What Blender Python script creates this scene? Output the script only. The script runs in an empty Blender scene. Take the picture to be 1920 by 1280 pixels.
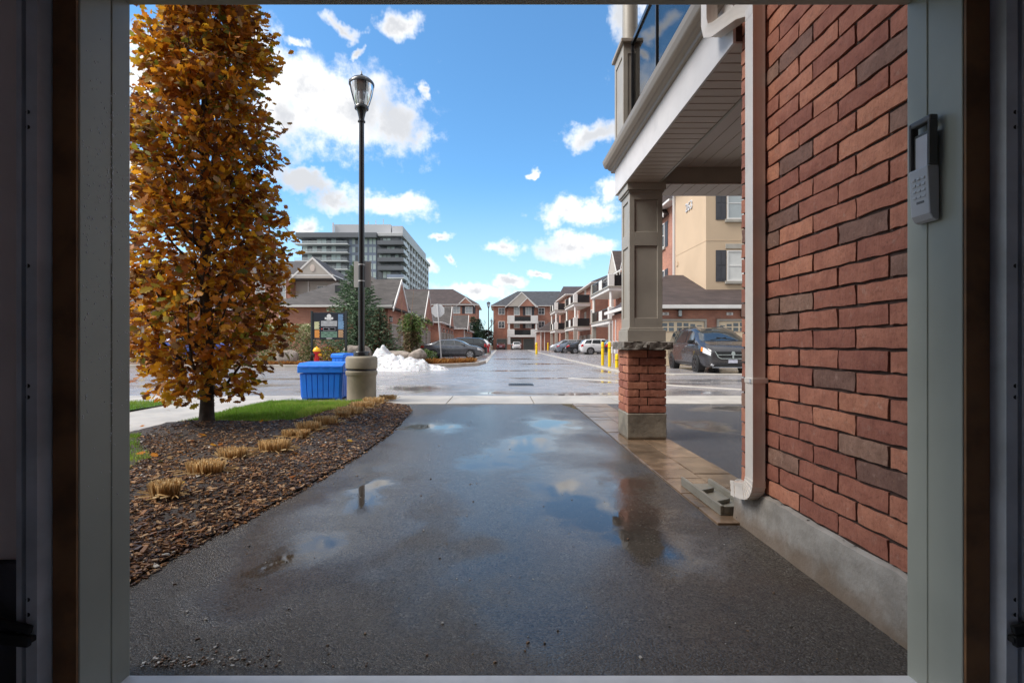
import bpy, bmesh, math, random
from mathutils import Vector, Matrix, noise
R = random.Random(11)
rad = math.radians
sc = bpy.context.scene
C = sc.collection

# ------------------------------------------------------------------ camera, sky, sun, exposure
cam = bpy.data.cameras.new('camera')
cam.sensor_width = 36.0
cam.lens = 930 / 1920 * 36
cam.shift_x = 22 / 1920
cam.shift_y = 6 / 1920
cam.clip_start = 0.02
cam.clip_end = 3000
camo = bpy.data.objects.new('camera', cam)
C.objects.link(camo)
camo.location = (0, 0, 1.04)
camo.rotation_euler = (rad(90), 0, 0)
sc.camera = camo

SUN_EL, SUN_AZ = 50.0, 258.0        # compass-like: 0 = +Y, 90 = +X ; the sun stands behind and to the left
sun = bpy.data.lights.new('sun', 'SUN')
sun.energy = 2.4
sun.angle = rad(34)
sun.color = (1.0, 0.95, 0.88)
suno = bpy.data.objects.new('sun', sun)
C.objects.link(suno)
_sd = Vector((math.sin(rad(SUN_AZ)) * math.cos(rad(SUN_EL)), math.cos(rad(SUN_AZ)) * math.cos(rad(SUN_EL)), math.sin(rad(SUN_EL))))
suno.rotation_euler = _sd.to_track_quat('Z', 'Y').to_euler()

world = bpy.data.worlds.new('World')
sc.world = world
world.use_nodes = True
sc.view_settings.view_transform = 'Standard'
sc.view_settings.look = 'None'
sc.view_settings.gamma = 1.0
sc.view_settings.exposure = 1.12
sc.view_settings.use_curve_mapping = False
sc.cycles.max_bounces = 8
sc.cycles.diffuse_bounces = 6
sc.cycles.glossy_bounces = 3
sc.cycles.transmission_bounces = 4
sc.cycles.transparent_max_bounces = 8
sc.cycles.caustics_reflective = False
sc.cycles.caustics_refractive = False

F, U0, V0, H = 930.0, 938.0, 646.0, 1.04


def X_(u, Y):
    return (u - U0) / F * Y


def Z_(v, Y):
    return H + (V0 - v) / F * Y


def G(u, v):
    Y = F * H / (v - V0)
    return ((u - U0) / F * Y, Y)


class NT:
    """small helper for node trees"""

    def __init__(s, nt):
        s.nt = nt

    def n(s, t, **kw):
        nd = s.nt.nodes.new(t)
        for k, v in kw.items():
            setattr(nd, k, v)
        return nd

    def inp(s, sock, v):
        if isinstance(v, bpy.types.NodeSocket):
            s.nt.links.new(v, sock)
        elif v is not None:
            if sock.type == 'RGBA' and not isinstance(v, (int, float)) and len(v) == 3:
                v = (*v, 1)
            sock.default_value = v

    def math(s, op, a, b=None, c=None, clamp=False):
        nd = s.n('ShaderNodeMath', operation=op, use_clamp=clamp)
        s.inp(nd.inputs[0], a)
        s.inp(nd.inputs[1], b)
        s.inp(nd.inputs[2], c)
        return nd.outputs[0]

    def vmath(s, op, a, b=None):
        nd = s.n('ShaderNodeVectorMath', operation=op)
        s.inp(nd.inputs[0], a)
        s.inp(nd.inputs[1], b)
        return nd.outputs['Value'] if op in ('LENGTH', 'DOT_PRODUCT') else nd.outputs[0]

    def noise(s, vec, scale, detail=4, rough=0.55, out='Fac', dist=0.0):
        nd = s.n('ShaderNodeTexNoise')
        s.inp(nd.inputs['Vector'], vec)
        nd.inputs['Scale'].default_value = scale
        nd.inputs['Detail'].default_value = detail
        nd.inputs['Roughness'].default_value = rough
        nd.inputs['Distortion'].default_value = dist
        return nd.outputs[out]

    def mix(s, f, a, b, mode='MIX'):
        nd = s.n('ShaderNodeMix', data_type='RGBA', blend_type=mode)
        s.inp(nd.inputs[0], f)
        s.inp(nd.inputs[6], a)
        s.inp(nd.inputs[7], b)
        return nd.outputs[2]

    def fmix(s, f, a, b):
        nd = s.n('ShaderNodeMix', data_type='FLOAT')
        s.inp(nd.inputs[0], f)
        s.inp(nd.inputs[2], a)
        s.inp(nd.inputs[3], b)
        return nd.outputs[0]

    def ramp(s, f, a, b, smooth=True):
        nd = s.n('ShaderNodeMapRange')
        nd.interpolation_type = 'SMOOTHSTEP' if smooth else 'LINEAR'
        s.inp(nd.inputs[0], f)
        nd.inputs[1].default_value = a
        nd.inputs[2].default_value = b
        nd.inputs[3].default_value = 0
        nd.inputs[4].default_value = 1
        return nd.outputs[0]

    def ell(s, vec, c, r):
        """1 at the centre of an ellipse, 0 on its rim"""
        mp = s.n('ShaderNodeMapping', vector_type='TEXTURE')
        s.inp(mp.inputs[0], vec)
        mp.inputs['Location'].default_value = (*c, 0)
        mp.inputs['Scale'].default_value = (*r, 1)
        return s.math('SUBTRACT', 1.0, s.vmath('LENGTH', mp.outputs[0]))

    def maxall(s, lst):
        o = lst[0]
        for x in lst[1:]:
            o = s.math('MAXIMUM', o, x)
        return o


def build_sky():
    t = NT(world.node_tree)
    world.node_tree.nodes.clear()
    out = t.n('ShaderNodeOutputWorld')
    bg = t.n('ShaderNodeBackground')
    bg.inputs[1].default_value = 0.099
    sky = t.n('ShaderNodeTexSky', sky_type='NISHITA')
    sky.sun_disc = False
    sky.sun_elevation = rad(SUN_EL)
    sky.sun_rotation = rad(SUN_AZ)
    sky.air_density = 1.0
    sky.dust_density = 0.4
    sky.ozone_density = 2.5
    tc = t.n('ShaderNodeTexCoord')
    d = tc.outputs['Generated']
    sep = t.n('ShaderNodeSeparateXYZ')
    t.inp(sep.inputs[0], d)
    az = t.math('ARCTAN2', sep.outputs[0], sep.outputs[1])
    el = t.math('ARCSINE', sep.outputs[2])
    cb = t.n('ShaderNodeCombineXYZ')
    t.inp(cb.inputs[0], az)
    t.inp(cb.inputs[1], el)
    v = cb.outputs[0]
    # cumulus groups as azimuth / elevation ellipses (pixel centre and half sizes turned into angles)
    groups = [(655, 215, 165, 72), (590, 165, 105, 60), (735, 240, 85, 42), (520, 215, 70, 70), (480, 100, 45, 75), (300, 130, 95, 75),
              (250, 330, 80, 60), (575, 335, 55, 20), (635, 368, 62, 26), (740, 384, 78, 24), (575, 418, 30, 20), (944, 461, 42, 18),
              (1075, 463, 88, 25), (1090, 395, 90, 25), (1150, 350, 45, 26), (1112, 250, 52, 20), (1175, 20, 34, 34), (748, 46, 46, 17),
              (640, 52, 34, 13), (555, 82, 34, 12), (668, 98, 18, 10), (890, 546, 85, 17), (955, 526, 32, 10), (1010, 511, 26, 8), (825, 435, 24, 9),
              (1000, 322, 15, 8), (800, 172, 14, 10), (850, 484, 12, 6), (790, 500, 24, 14), (1300, 120, 120, 60), (1420, 330, 110, 60)]
    wn = t.n('ShaderNodeTexNoise')
    t.inp(wn.inputs['Vector'], v)
    wn.inputs['Scale'].default_value = 14
    wn.inputs['Detail'].default_value = 4
    wn.inputs['Roughness'].default_value = 0.62
    warp = t.vmath('MULTIPLY', t.vmath('SUBTRACT', wn.outputs['Color'], (0.5, 0.5, 0.5)), (0.11, 0.075, 0.0))
    vw = t.vmath('ADD', v, warp)
    es = []
    for (u, w, ru, rv) in groups:
        x, z = (u - U0) / F, (V0 - w) / F
        a0, e0 = math.atan(x), math.atan(z / math.sqrt(1 + x * x))
        ka = 1 / (1 + x * x) / F
        es.append(t.ell(vw, (a0, e0), (ru * ka * 1.2, rv * ka * 1.3)))
    dens = t.maxall(es)
    n1 = t.noise(v, 11, 5, 0.65)
    n2 = t.noise(v, 34, 4, 0.62)
    nn = t.math('ADD', t.math('MULTIPLY', t.math('SUBTRACT', n1, 0.5), 1.5), t.math('MULTIPLY', t.math('SUBTRACT', n2, 0.5), 0.85))
    dens = t.math('ADD', dens, nn)
    # unseen rest of the dome: denser cloud added to brighten and whiten the light
    far = t.ramp(t.math('ABSOLUTE', az), 0.75, 1.0)
    up = t.ramp(el, 0.75, 0.95)
    rest = t.math('MAXIMUM', far, up)
    world.cycles.sampling_method = 'MANUAL'
    world.cycles.sample_map_resolution = 512
    n3 = t.noise(t.vmath('MULTIPLY', d, (1, 1, 2.2)), 2.6, 4, 0.6)
    gen = t.math('MULTIPLY', t.math('SUBTRACT', n3, 0.32), 5.0)
    gen = t.math('SUBTRACT', gen, t.math('MULTIPLY', t.math('SUBTRACT', 1.0, rest), 6.0))
    dens = t.math('MAXIMUM', dens, gen)
    mask = t.math('MULTIPLY', t.ramp(dens, 0.0, 0.75), t.ramp(el, 0.0, 0.05))
    core = t.ramp(t.math('ADD', dens, t.math('MULTIPLY', t.math('SUBTRACT', t.noise(v, 6, 3), 0.5), 2.6)), 0.15, 1.15)
    ccol = t.mix(core, (6.6, 6.5, 6.35), (3.5, 3.6, 3.8))
    # a thin bright veil towards the horizon, as in hazy autumn air
    skyc = t.mix(1.0, sky.outputs[0], (0.64, 1.0, 1.14), 'MULTIPLY')
    hz = t.math('MULTIPLY', t.math('SUBTRACT', 1.0, t.ramp(el, -0.02, 0.34)), 0.62)
    skyc = t.mix(hz, skyc, (4.0, 4.6, 5.1))
    t.inp(bg.inputs[0], t.mix(mask, skyc, ccol))
    t.nt.links.new(bg.outputs[0], out.inputs[0])


build_sky()

# ------------------------------------------------------------------ objects: helpers
ORG = {}


def link(o, parent):
    C.objects.link(o)
    if parent is not None:
        o.parent = parent
        ORG[o.name] = ORG.get(parent.name, Vector((0, 0, 0)))
    else:
        ORG[o.name] = Vector((0, 0, 0))
    return o


def tag(o, label, cat=None, group=None, kind=None):
    if label:
        o['label'] = label
    if cat:
        o['category'] = cat
    if group:
        o['group'] = group
    if kind:
        o['kind'] = kind
    return o


def thing(name, label, cat, loc=(0, 0, 0), group=None, local=False):
    """an Empty at the base of a thing; its parts are written in world coordinates unless local"""
    o = bpy.data.objects.new(name, None)
    o.empty_display_size = 0.2
    C.objects.link(o)
    o.location = loc
    ORG[o.name] = Vector((0, 0, 0)) if local else Vector(loc)
    return tag(o, label, cat, group)


def copy_tree(o, parent=None):
    c = o.copy()
    C.objects.link(c)
    c.parent = parent
    ORG[c.name] = ORG.get(o.name, Vector((0, 0, 0)))
    for ch in list(o.children):
        copy_tree(ch, c)
    return c


class MB:
    def __init__(s):
        s.v, s.f, s.mi, s.cm = [], [], [], 0

    def add(s, vs, fs):
        o = len(s.v)
        s.v += [tuple(p) for p in vs]
        s.f += [tuple(i + o for i in f) for f in fs]
        s.mi += [s.cm] * len(fs)
        return s

    def box(s, a, b, mtx=None):
        (x0, y0, z0), (x1, y1, z1) = a, b
        vs = [Vector(p) for p in ((x0, y0, z0), (x1, y0, z0), (x1, y1, z0), (x0, y1, z0), (x0, y0, z1), (x1, y0, z1), (x1, y1, z1), (x0, y1, z1))]
        if mtx is not None:
            vs = [mtx @ p for p in vs]
        return s.add(vs, [(0, 3, 2, 1), (4, 5, 6, 7), (0, 1, 5, 4), (1, 2, 6, 5), (2, 3, 7, 6), (3, 0, 4, 7)])

    def obox(s, c, size, rz=0, rx=0, ry=0):
        m = Matrix.Translation(c) @ Matrix.Rotation(rz, 4, 'Z') @ Matrix.Rotation(ry, 4, 'Y') @ Matrix.Rotation(rx, 4, 'X')
        h = [q / 2 for q in size]
        return s.box((-h[0], -h[1], -h[2]), (h[0], h[1], h[2]), m)

    def ring(s, rings, close=True, cap=True):
        n = len(rings[0])
        vs = [p for r in rings for p in r]
        fs = []
        for i in range(len(rings) - 1):
            for k in range(n if close else n - 1):
                a, b = i * n + k, i * n + (k + 1) % n
                fs.append((a, b, b + n, a + n))
        if cap:
            fs.append(tuple(reversed(range(n))))
            fs.append(tuple((len(rings) - 1) * n + k for k in range(n)))
        return s.add(vs, fs)

    def tube(s, path, r, n=8, cap=True):
        path = [Vector(p) for p in path]
        rr = r if isinstance(r, (list, tuple)) else [r] * len(path)
        rings = []
        up = Vector((0.013, 0.02, 1))
        for i, p in enumerate(path):
            d = (path[min(i + 1, len(path) - 1)] - path[max(i - 1, 0)])
            if d.length < 1e-9:
                d = Vector((0, 0, 1))
            d.normalize()
            ref = up if abs(d.dot(up.normalized())) < 0.95 else Vector((1, 0.02, 0.01))
            a = d.cross(ref).normalized()
            b = d.cross(a).normalized()
            rings.append([p + (a * math.cos(q) + b * math.sin(q)) * rr[i] for q in [2 * math.pi * k / n for k in range(n)]])
        return s.ring(rings, True, cap)

    def lathe(s, prof, n=16, c=(0, 0, 0), cap=True):
        cx, cy, cz = c
        rings = [[(cx + r * math.cos(2 * math.pi * k / n), cy + r * math.sin(2 * math.pi * k / n), cz + z) for k in range(n)] for r, z in prof]
        return s.ring(rings, True, cap)

    def prism(s, poly, h0, h1, fn=lambda a, b, h: (a, b, h)):
        """poly in (a, b), extruded over h0..h1 and mapped to space by fn"""
        n = len(poly)
        vs = [fn(a, b, h0) for a, b in poly] + [fn(a, b, h1) for a, b in poly]
        fs = [tuple(reversed(range(n))), tuple(range(n, 2 * n))] + [(k, (k + 1) % n, n + (k + 1) % n, n + k) for k in range(n)]
        return s.add(vs, fs)

    def mesh(s, name, mats, smooth=False, org=(0, 0, 0)):
        me = bpy.data.meshes.new(name)
        o = Vector(org)
        me.from_pydata([tuple(Vector(p) - o) for p in s.v], [], s.f)
        for m in (mats if isinstance(mats, (list, tuple)) else [mats]):
            me.materials.append(m)
        if any(s.mi):
            me.polygons.foreach_set('material_index', s.mi)
        bm = bmesh.new()
        bm.from_mesh(me)
        bmesh.ops.recalc_face_normals(bm, faces=bm.faces)
        bm.to_mesh(me)
        bm.free()
        if smooth:
            me.polygons.foreach_set('use_smooth', [True] * len(me.polygons))
            if smooth != 'all':
                me.set_sharp_from_angle(angle=rad(38))
        me.update()
        return me

    def build(s, name, mats, parent=None, smooth=False, bevel=0, seg=2):
        org = ORG.get(parent.name, Vector((0, 0, 0))) if parent is not None else Vector((0, 0, 0))
        o = bpy.data.objects.new(name, s.mesh(name, mats, smooth, org))
        link(o, parent)
        if bevel:
            b = o.modifiers.new('bevel', 'BEVEL')
            b.width = bevel
            b.segments = seg
            b.limit_method = 'ANGLE'
            b.angle_limit = rad(40)
        return o


def put(name, me, parent, loc, rz=0, scale=None):
    """an object sharing mesh data, at a world position"""
    o = bpy.data.objects.new(name, me)
    link(o, parent)
    org = ORG.get(parent.name, Vector((0, 0, 0))) if parent is not None else Vector((0, 0, 0))
    o.location = Vector(loc) - org
    o.rotation_euler = (0, 0, rz)
    if scale:
        o.scale = scale
    return o


def B(a, b, name, mat, parent, bevel=0, **kw):
    return MB().box(a, b).build(name, mat, parent, bevel=bevel, **kw)


# ------------------------------------------------------------------ materials
MATS = {}


def new_mat(name):
    m = bpy.data.materials.new(name)
    m.use_nodes = True
    m.node_tree.nodes.clear()
    t = NT(m.node_tree)
    out = t.n('ShaderNodeOutputMaterial')
    p = t.n('ShaderNodeBsdfPrincipled')
    t.nt.links.new(p.outputs[0], out.inputs[0])
    MATS[name] = m
    return m, t, p, out


def pset(t, p, **kw):
    nm = dict(col='Base Color', rough='Roughness', metal='Metallic', spec='Specular IOR Level', coat='Coat Weight', coatr='Coat Roughness', trans='Transmission Weight', ior='IOR', alpha='Alpha', normal='Normal', em='Emission Color', ems='Emission Strength', sub='Subsurface Weight')
    for k, v in kw.items():
        t.inp(p.inputs[nm[k]], v)


def bump(t, h, strength=0.3, dist=0.01):
    b = t.n('ShaderNodeBump')
    b.inputs['Strength'].default_value = strength if not isinstance(strength, bpy.types.NodeSocket) else 1
    if isinstance(strength, bpy.types.NodeSocket):
        t.inp(b.inputs['Strength'], strength)
    b.inputs['Distance'].default_value = dist
    t.inp(b.inputs['Height'], h)
    return b.outputs[0]


def pos(t):
    return t.n('ShaderNodeNewGeometry').outputs['Position']


def M(name, col, rough=0.6, var=0.15, scale=3.0, bmp=0.0, bscale=60, bdist=0.004, metal=0.0, coat=0.0, spec=0.5, orand=0.0, dirt=0.0):
    m, t, p, _ = new_mat(name)
    ps = pos(t)
    n = t.noise(ps, scale, 5)
    f = t.ramp(n, 0.3, 0.7)
    c0 = tuple(min(1, q * (1 - var)) for q in col)
    c1 = tuple(min(1, q * (1 + var)) for q in col)
    c = t.mix(f, c0, c1)
    if orand:
        oi = t.n('ShaderNodeObjectInfo')
        k = t.math('MULTIPLY_ADD', oi.outputs['Random'], 2 * orand, 1 - orand)
        hs = t.n('ShaderNodeHueSaturation')
        t.inp(hs.inputs['Value'], k)
        t.inp(hs.inputs['Color'], c)
        c = hs.outputs[0]
    if dirt:
        n2 = t.noise(ps, scale * 2.3, 6, 0.65)
        c = t.mix(t.math('MULTIPLY', t.ramp(n2, 0.5, 0.75), dirt), c, (0.05, 0.045, 0.04))
    pset(t, p, col=c, metal=metal, coat=coat, spec=spec)
    rn = t.math('MULTIPLY_ADD', t.noise(ps, scale * 4, 3), rough * 0.4, rough * 0.8)
    pset(t, p, rough=rn)
    if bmp:
        pset(t, p, normal=bump(t, t.noise(ps, bscale, 5, 0.6), bmp, bdist))
    return m


def M_brickwall(name, c1, c2, mortar, rowh=0.086, bw=0.27):
    """brickwork of far walls whose bricks are too small to tell apart"""
    m, t, p, _ = new_mat(name)
    sp = t.n('ShaderNodeSeparateXYZ')
    ps = pos(t)
    t.inp(sp.inputs[0], ps)
    cb = t.n('ShaderNodeCombineXYZ')
    t.inp(cb.inputs[0], t.math('ADD', sp.outputs[0], sp.outputs[1]))
    t.inp(cb.inputs[1], sp.outputs[2])
    br = t.n('ShaderNodeTexBrick')
    t.inp(br.inputs['Vector'], cb.outputs[0])
    br.inputs['Scale'].default_value = 1
    br.inputs['Brick Width'].default_value = bw
    br.inputs['Row Height'].default_value = rowh
    br.inputs['Mortar Size'].default_value = 0.007
    br.inputs['Mortar Smooth'].default_value = 0.3
    br.inputs['Bias'].default_value = -0.2
    br.inputs['Color1'].default_value = (*c1, 1)
    br.inputs['Color2'].default_value = (*c2, 1)
    br.inputs['Mortar'].default_value = (*mortar, 1)
    n = t.ramp(t.noise(ps, 0.7, 5), 0.3, 0.7)
    c = t.mix(1.0, br.outputs[0], t.mix(n, (0.82, 0.82, 0.84), (1.12, 1.1, 1.08)), 'MULTIPLY')
    pset(t, p, col=c, rough=0.85, normal=bump(t, br.outputs[1], 0.5, -0.01))
    return m


def M_shingle(name, c):
    m, t, p, _ = new_mat(name)
    ps = pos(t)
    sp = t.n('ShaderNodeSeparateXYZ')
    t.inp(sp.inputs[0], ps)
    cb = t.n('ShaderNodeCombineXYZ')
    t.inp(cb.inputs[0], t.math('ADD', sp.outputs[0], sp.outputs[1]))
    t.inp(cb.inputs[1], sp.outputs[2])
    br = t.n('ShaderNodeTexBrick')
    t.inp(br.inputs['Vector'], cb.outputs[0])
    br.inputs['Scale'].default_value = 1
    br.inputs['Brick Width'].default_value = 0.5
    br.inputs['Row Height'].default_value = 0.1
    br.inputs['Mortar Size'].default_value = 0.006
    br.inputs['Color1'].default_value = (*[q * 0.8 for q in c], 1)
    br.inputs['Color2'].default_value = (*[q * 1.25 for q in c], 1)
    br.inputs['Mortar'].default_value = (*[q * 0.5 for q in c], 1)
    n = t.ramp(t.noise(ps, 1.3, 6, 0.65), 0.3, 0.7)
    pset(t, p, col=t.mix(1.0, br.outputs[0], t.mix(n, (0.8, 0.8, 0.8), (1.2, 1.2, 1.2)), 'MULTIPLY'), rough=0.75, normal=bump(t, t.noise(ps, 60, 3), 0.25, 0.01))
    return m


def M_wet(name, base, puddles, dryrough=0.34, agg=1.0, pn=1.0, sheen=()):
    """wet asphalt: fine aggregate, smooth standing water in the hollows"""
    m, t, p, _ = new_mat(name)
    ps = pos(t)
    sp = t.n('ShaderNodeSeparateXYZ')
    t.inp(sp.inputs[0], ps)
    cb = t.n('ShaderNodeCombineXYZ')
    t.inp(cb.inputs[0], sp.outputs[0])
    t.inp(cb.inputs[1], sp.outputs[1])
    xy = cb.outputs[0]
    wn = t.n('ShaderNodeTexNoise')
    t.inp(wn.inputs['Vector'], xy)
    wn.inputs['Scale'].default_value = 1.6
    wn.inputs['Detail'].default_value = 5
    xyw = t.vmath('ADD', xy, t.vmath('MULTIPLY', t.vmath('SUBTRACT', wn.outputs['Color'], (0.5, 0.5, 0.5)), (1.3 * pn, 1.7 * pn, 0)))
    es = [t.ell(xyw, (a, b), (c, d)) for a, b, c, d in puddles]
    nlow = t.noise(xy, 0.9, 5, 0.55, dist=0.4)
    dens = t.math('ADD', t.maxall(es), t.math('MULTIPLY', t.math('SUBTRACT', nlow, 0.5), 2.4 * pn))
    pud = t.ramp(dens, 0.0, 0.85)
    she = 0.0
    if sheen:
        she = t.ramp(t.math('ADD', t.maxall([t.ell(xyw, (a, b), (c, d)) for a, b, c, d in sheen]), t.math('MULTIPLY', t.math('SUBTRACT', nlow, 0.5), 1.2)), -0.1, 0.55)
    damp = t.ramp(t.noise(xy, 0.55, 5, 0.6), 0.35, 0.65)
    vo = t.n('ShaderNodeTexVoronoi')
    t.inp(vo.inputs['Vector'], ps)
    vo.inputs['Scale'].default_value = 150
    agg_h = t.math('ADD', t.math('MULTIPLY', vo.outputs['Distance'], -1.0), t.math('MULTIPLY', t.noise(ps, 75, 4, 0.7), 1.2))
    stone = t.n('ShaderNodeSeparateColor')
    t.inp(stone.inputs[0], vo.outputs['Color'])
    speck = t.ramp(stone.outputs[0], 0.80, 0.98)
    c = t.mix(t.ramp(t.noise(ps, 2.2, 6, 0.6), 0.3, 0.7), tuple(q * 0.72 for q in base), tuple(q * 1.3 for q in base))
    c = t.mix(0.85 * min(1, agg), c, t.mix(t.ramp(stone.outputs[1], 0.1, 0.9, False), tuple(q * 0.45 for q in base), tuple(q * 1.75 for q in base)))
    c = t.mix(t.math('MULTIPLY', t.ramp(t.noise(xy, 1.1, 6, 0.65), 0.50, 0.72), 0.55), c, tuple(q * w for q, w in zip(base, (1.15, 0.85, 0.62))))
    c = t.mix(t.math('MULTIPLY', t.math('MULTIPLY', speck, t.ramp(t.noise(ps, 14, 3), 0.42, 0.62)), 0.45 * agg), c, (0.22, 0.21, 0.19))
    c = t.mix(t.math('MULTIPLY', pud, 0.45), c, tuple(q * 0.55 for q in base))
    r = t.fmix(damp, dryrough, dryrough * 0.6)
    r = t.fmix(she, r, 0.21) if sheen else r
    r = t.fmix(t.math('POWER', pud, 0.6), r, 0.02)
    pset(t, p, col=c, rough=r, ior=1.5, spec=0.5)
    st = t.math('MULTIPLY_ADD', pud, -0.84 * agg, 0.85 * agg)
    if sheen:
        st = t.math('MULTIPLY', st, t.math('MULTIPLY_ADD', she, -0.86, 1.0))
    pset(t, p, normal=bump(t, agg_h, st, 0.008))
    return m


def M_glass(name, tint=(0.9, 0.95, 0.95), clear=0.75):
    """clear pane: lets light through and mirrors the sky"""
    m, t, p, out = new_mat(name)
    t.nt.nodes.remove(p)
    tr = t.n('ShaderNodeBsdfTransparent')
    tr.inputs[0].default_value = (*tint, 1)
    gl = t.n('ShaderNodeBsdfGlossy')
    gl.inputs['Roughness'].default_value = 0.03
    fr = t.n('ShaderNodeFresnel')
    fr.inputs[0].default_value = 1.5
    mx = t.n('ShaderNodeMixShader')
    t.inp(mx.inputs[0], t.math('ADD', t.math('MULTIPLY', fr.outputs[0], 0.9), 1 - clear - 0.2, clamp=True))
    t.nt.links.new(tr.outputs[0], mx.inputs[1])
    t.nt.links.new(gl.outputs[0], mx.inputs[2])
    t.nt.links.new(mx.outputs[0], out.inputs[0])
    return m


def M_leaf(name, attr='leaf_color', transl=0.35, rough=0.5):
    m, t, p, out = new_mat(name)
    a = t.n('ShaderNodeAttribute')
    a.attribute_name = attr
    c = t.mix(t.math('MULTIPLY', t.noise(pos(t), 40, 3), 0.35), a.outputs[0], t.mix(1.0, a.outputs[0], (0.45, 0.4, 0.35), 'MULTIPLY'))
    pset(t, p, col=c, rough=rough, spec=0.35)
    tr = t.n('ShaderNodeBsdfTranslucent')
    t.inp(tr.inputs[0], c)
    mx = t.n('ShaderNodeMixShader')
    mx.inputs[0].default_value = transl
    t.nt.links.new(p.outputs[0], mx.inputs[1])
    t.nt.links.new(tr.outputs[0], mx.inputs[2])
    t.nt.links.new(mx.outputs[0], out.inputs[0])
    return m


def set_face_colors(me, cols, attr='leaf_color'):
    """one colour per face"""
    at = me.color_attributes.new(attr, 'FLOAT_COLOR', 'CORNER')
    buf = []
    for poly, c in zip(me.polygons, cols):
        buf += [c[0], c[1], c[2], 1.0] * poly.loop_total
    at.data.foreach_set('color', buf)


def M_brickpiece(name, col, col2, orand=0.28):
    m, t, p, _ = new_mat(name)
    tc = t.n('ShaderNodeTexCoord').outputs['Object']
    oi = t.n('ShaderNodeObjectInfo')
    off = t.vmath('ADD', tc, t.vmath('MULTIPLY', oi.outputs['Location'], (3.7, 3.7, 3.7)))
    n = t.ramp(t.noise(off, 11, 7, 0.68), 0.33, 0.67)
    c = t.mix(n, col, col2)
    c = t.mix(t.math('MULTIPLY', t.ramp(t.noise(off, 70, 4, 0.7), 0.50, 0.70), 0.45), c, tuple(q * 0.45 for q in col2))
    c = t.mix(t.math('MULTIPLY', t.ramp(t.noise(off, 26, 4, 0.7), 0.56, 0.74), 0.4), c, (0.50, 0.34, 0.27))
    mp = t.n('ShaderNodeMapping')
    t.inp(mp.inputs[0], off)
    mp.inputs['Scale'].default_value = (16, 16, 2.5)
    c = t.mix(t.math('MULTIPLY', t.ramp(t.noise(mp.outputs[0], 2.0, 3), 0.5, 0.8), 0.4), c, tuple(q * 0.6 for q in col))
    hs = t.n('ShaderNodeHueSaturation')
    t.inp(hs.inputs['Value'], t.math('MULTIPLY_ADD', oi.outputs['Random'], 2 * orand, 1 - orand))
    t.inp(hs.inputs['Hue'], t.math('MULTIPLY_ADD', oi.outputs['Random'], 0.012, 0.494))
    t.inp(hs.inputs['Color'], c)
    h = t.math('ADD', t.noise(off, 22, 5, 0.6), t.math('MULTIPLY', t.noise(mp.outputs[0], 3, 4), 0.6))
    pset(t, p, col=hs.outputs[0], rough=0.8, spec=0.35, normal=bump(t, h, 0.65, 0.009))
    return m


mBrick = M_brickpiece('red_brick', (0.46, 0.19, 0.125), (0.35, 0.135, 0.09))
mBrickD = M_brickpiece('grey_brown_brick', (0.30, 0.17, 0.128), (0.215, 0.118, 0.088), 0.18)
mMortar = M('dark_mortar', (0.06, 0.035, 0.028), 0.9, 0.3, 20, 0.5, 80)
mFoot = M('foundation_concrete', (0.36, 0.33, 0.28), 0.6, 0.28, 4, 0.6, 28, 0.008, dirt=0.35)


def M_found(name):
    """board-cast concrete: blotches, pin holes, splashed soil along the foot"""
    m, t, p, _ = new_mat(name)
    ps = pos(t)
    sp = t.n('ShaderNodeSeparateXYZ')
    t.inp(sp.inputs[0], ps)
    c = t.mix(t.ramp(t.noise(ps, 5, 6, 0.6), 0.3, 0.7), (0.24, 0.22, 0.195), (0.40, 0.375, 0.345))
    soil = t.ramp(t.math('ADD', sp.outputs[2], t.math('MULTIPLY', t.math('SUBTRACT', t.noise(ps, 7, 5, 0.6), 0.5), 0.22)), 0.14, 0.02)
    c = t.mix(t.math('MULTIPLY', soil, 0.7), c, (0.17, 0.11, 0.065))
    mp = t.n('ShaderNodeMapping')
    t.inp(mp.inputs[0], ps)
    mp.inputs['Scale'].default_value = (1, 0.8, 1.3)
    vo = t.n('ShaderNodeTexVoronoi')
    t.inp(vo.inputs['Vector'], mp.outputs[0])
    vo.inputs['Scale'].default_value = 26
    sel = t.n('ShaderNodeSeparateColor')
    t.inp(sel.inputs[0], vo.outputs['Color'])
    hole = t.math('MULTIPLY', t.math('SUBTRACT', 1.0, t.ramp(vo.outputs['Distance'], 0.10, 0.20)), t.ramp(sel.outputs[0], 0.62, 0.72))
    c = t.mix(t.math('MULTIPLY', hole, 0.85), c, (0.03, 0.027, 0.024))
    h = t.math('SUBTRACT', t.noise(ps, 14, 6, 0.62), t.math('MULTIPLY', hole, 1.2))
    pset(t, p, col=c, rough=0.62, normal=bump(t, h, 0.7, 0.012))
    return m


mFoot = M_found('foundation_concrete_stained')
mFootD = M('weathered_pier_concrete', (0.23, 0.205, 0.165), 0.6, 0.3, 5, 0.6, 28, 0.008, dirt=0.3)
mConc = M('pale_concrete', (0.42, 0.385, 0.34), 0.5, 0.16, 1.6, 0.25, 120, 0.002, dirt=0.18)
mConcB = M('post_concrete', (0.27, 0.235, 0.18), 0.6, 0.14, 5, 0.3, 90, 0.002, dirt=0.15)
mJamb = M('sage_grey_aluminium', (0.38, 0.395, 0.34), 0.38, 0.08, 2.5, 0.06, 9, 0.004)
mWood = M('raw_spruce_board', (0.21, 0.10, 0.04), 0.7, 0.35, 7, 0.2, 30)
mGalv = M('galvanised_steel', (0.62, 0.66, 0.72), 0.42, 0.15, 6, 0.05, 30, metal=0.2)
mRub = M('black_rubber', (0.015, 0.016, 0.018), 0.6, 0.2, 5)
mDry = M('grey_drywall', (0.84, 0.77, 0.75), 0.9, 0.08, 3, 0.1, 120, 0.001)
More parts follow.
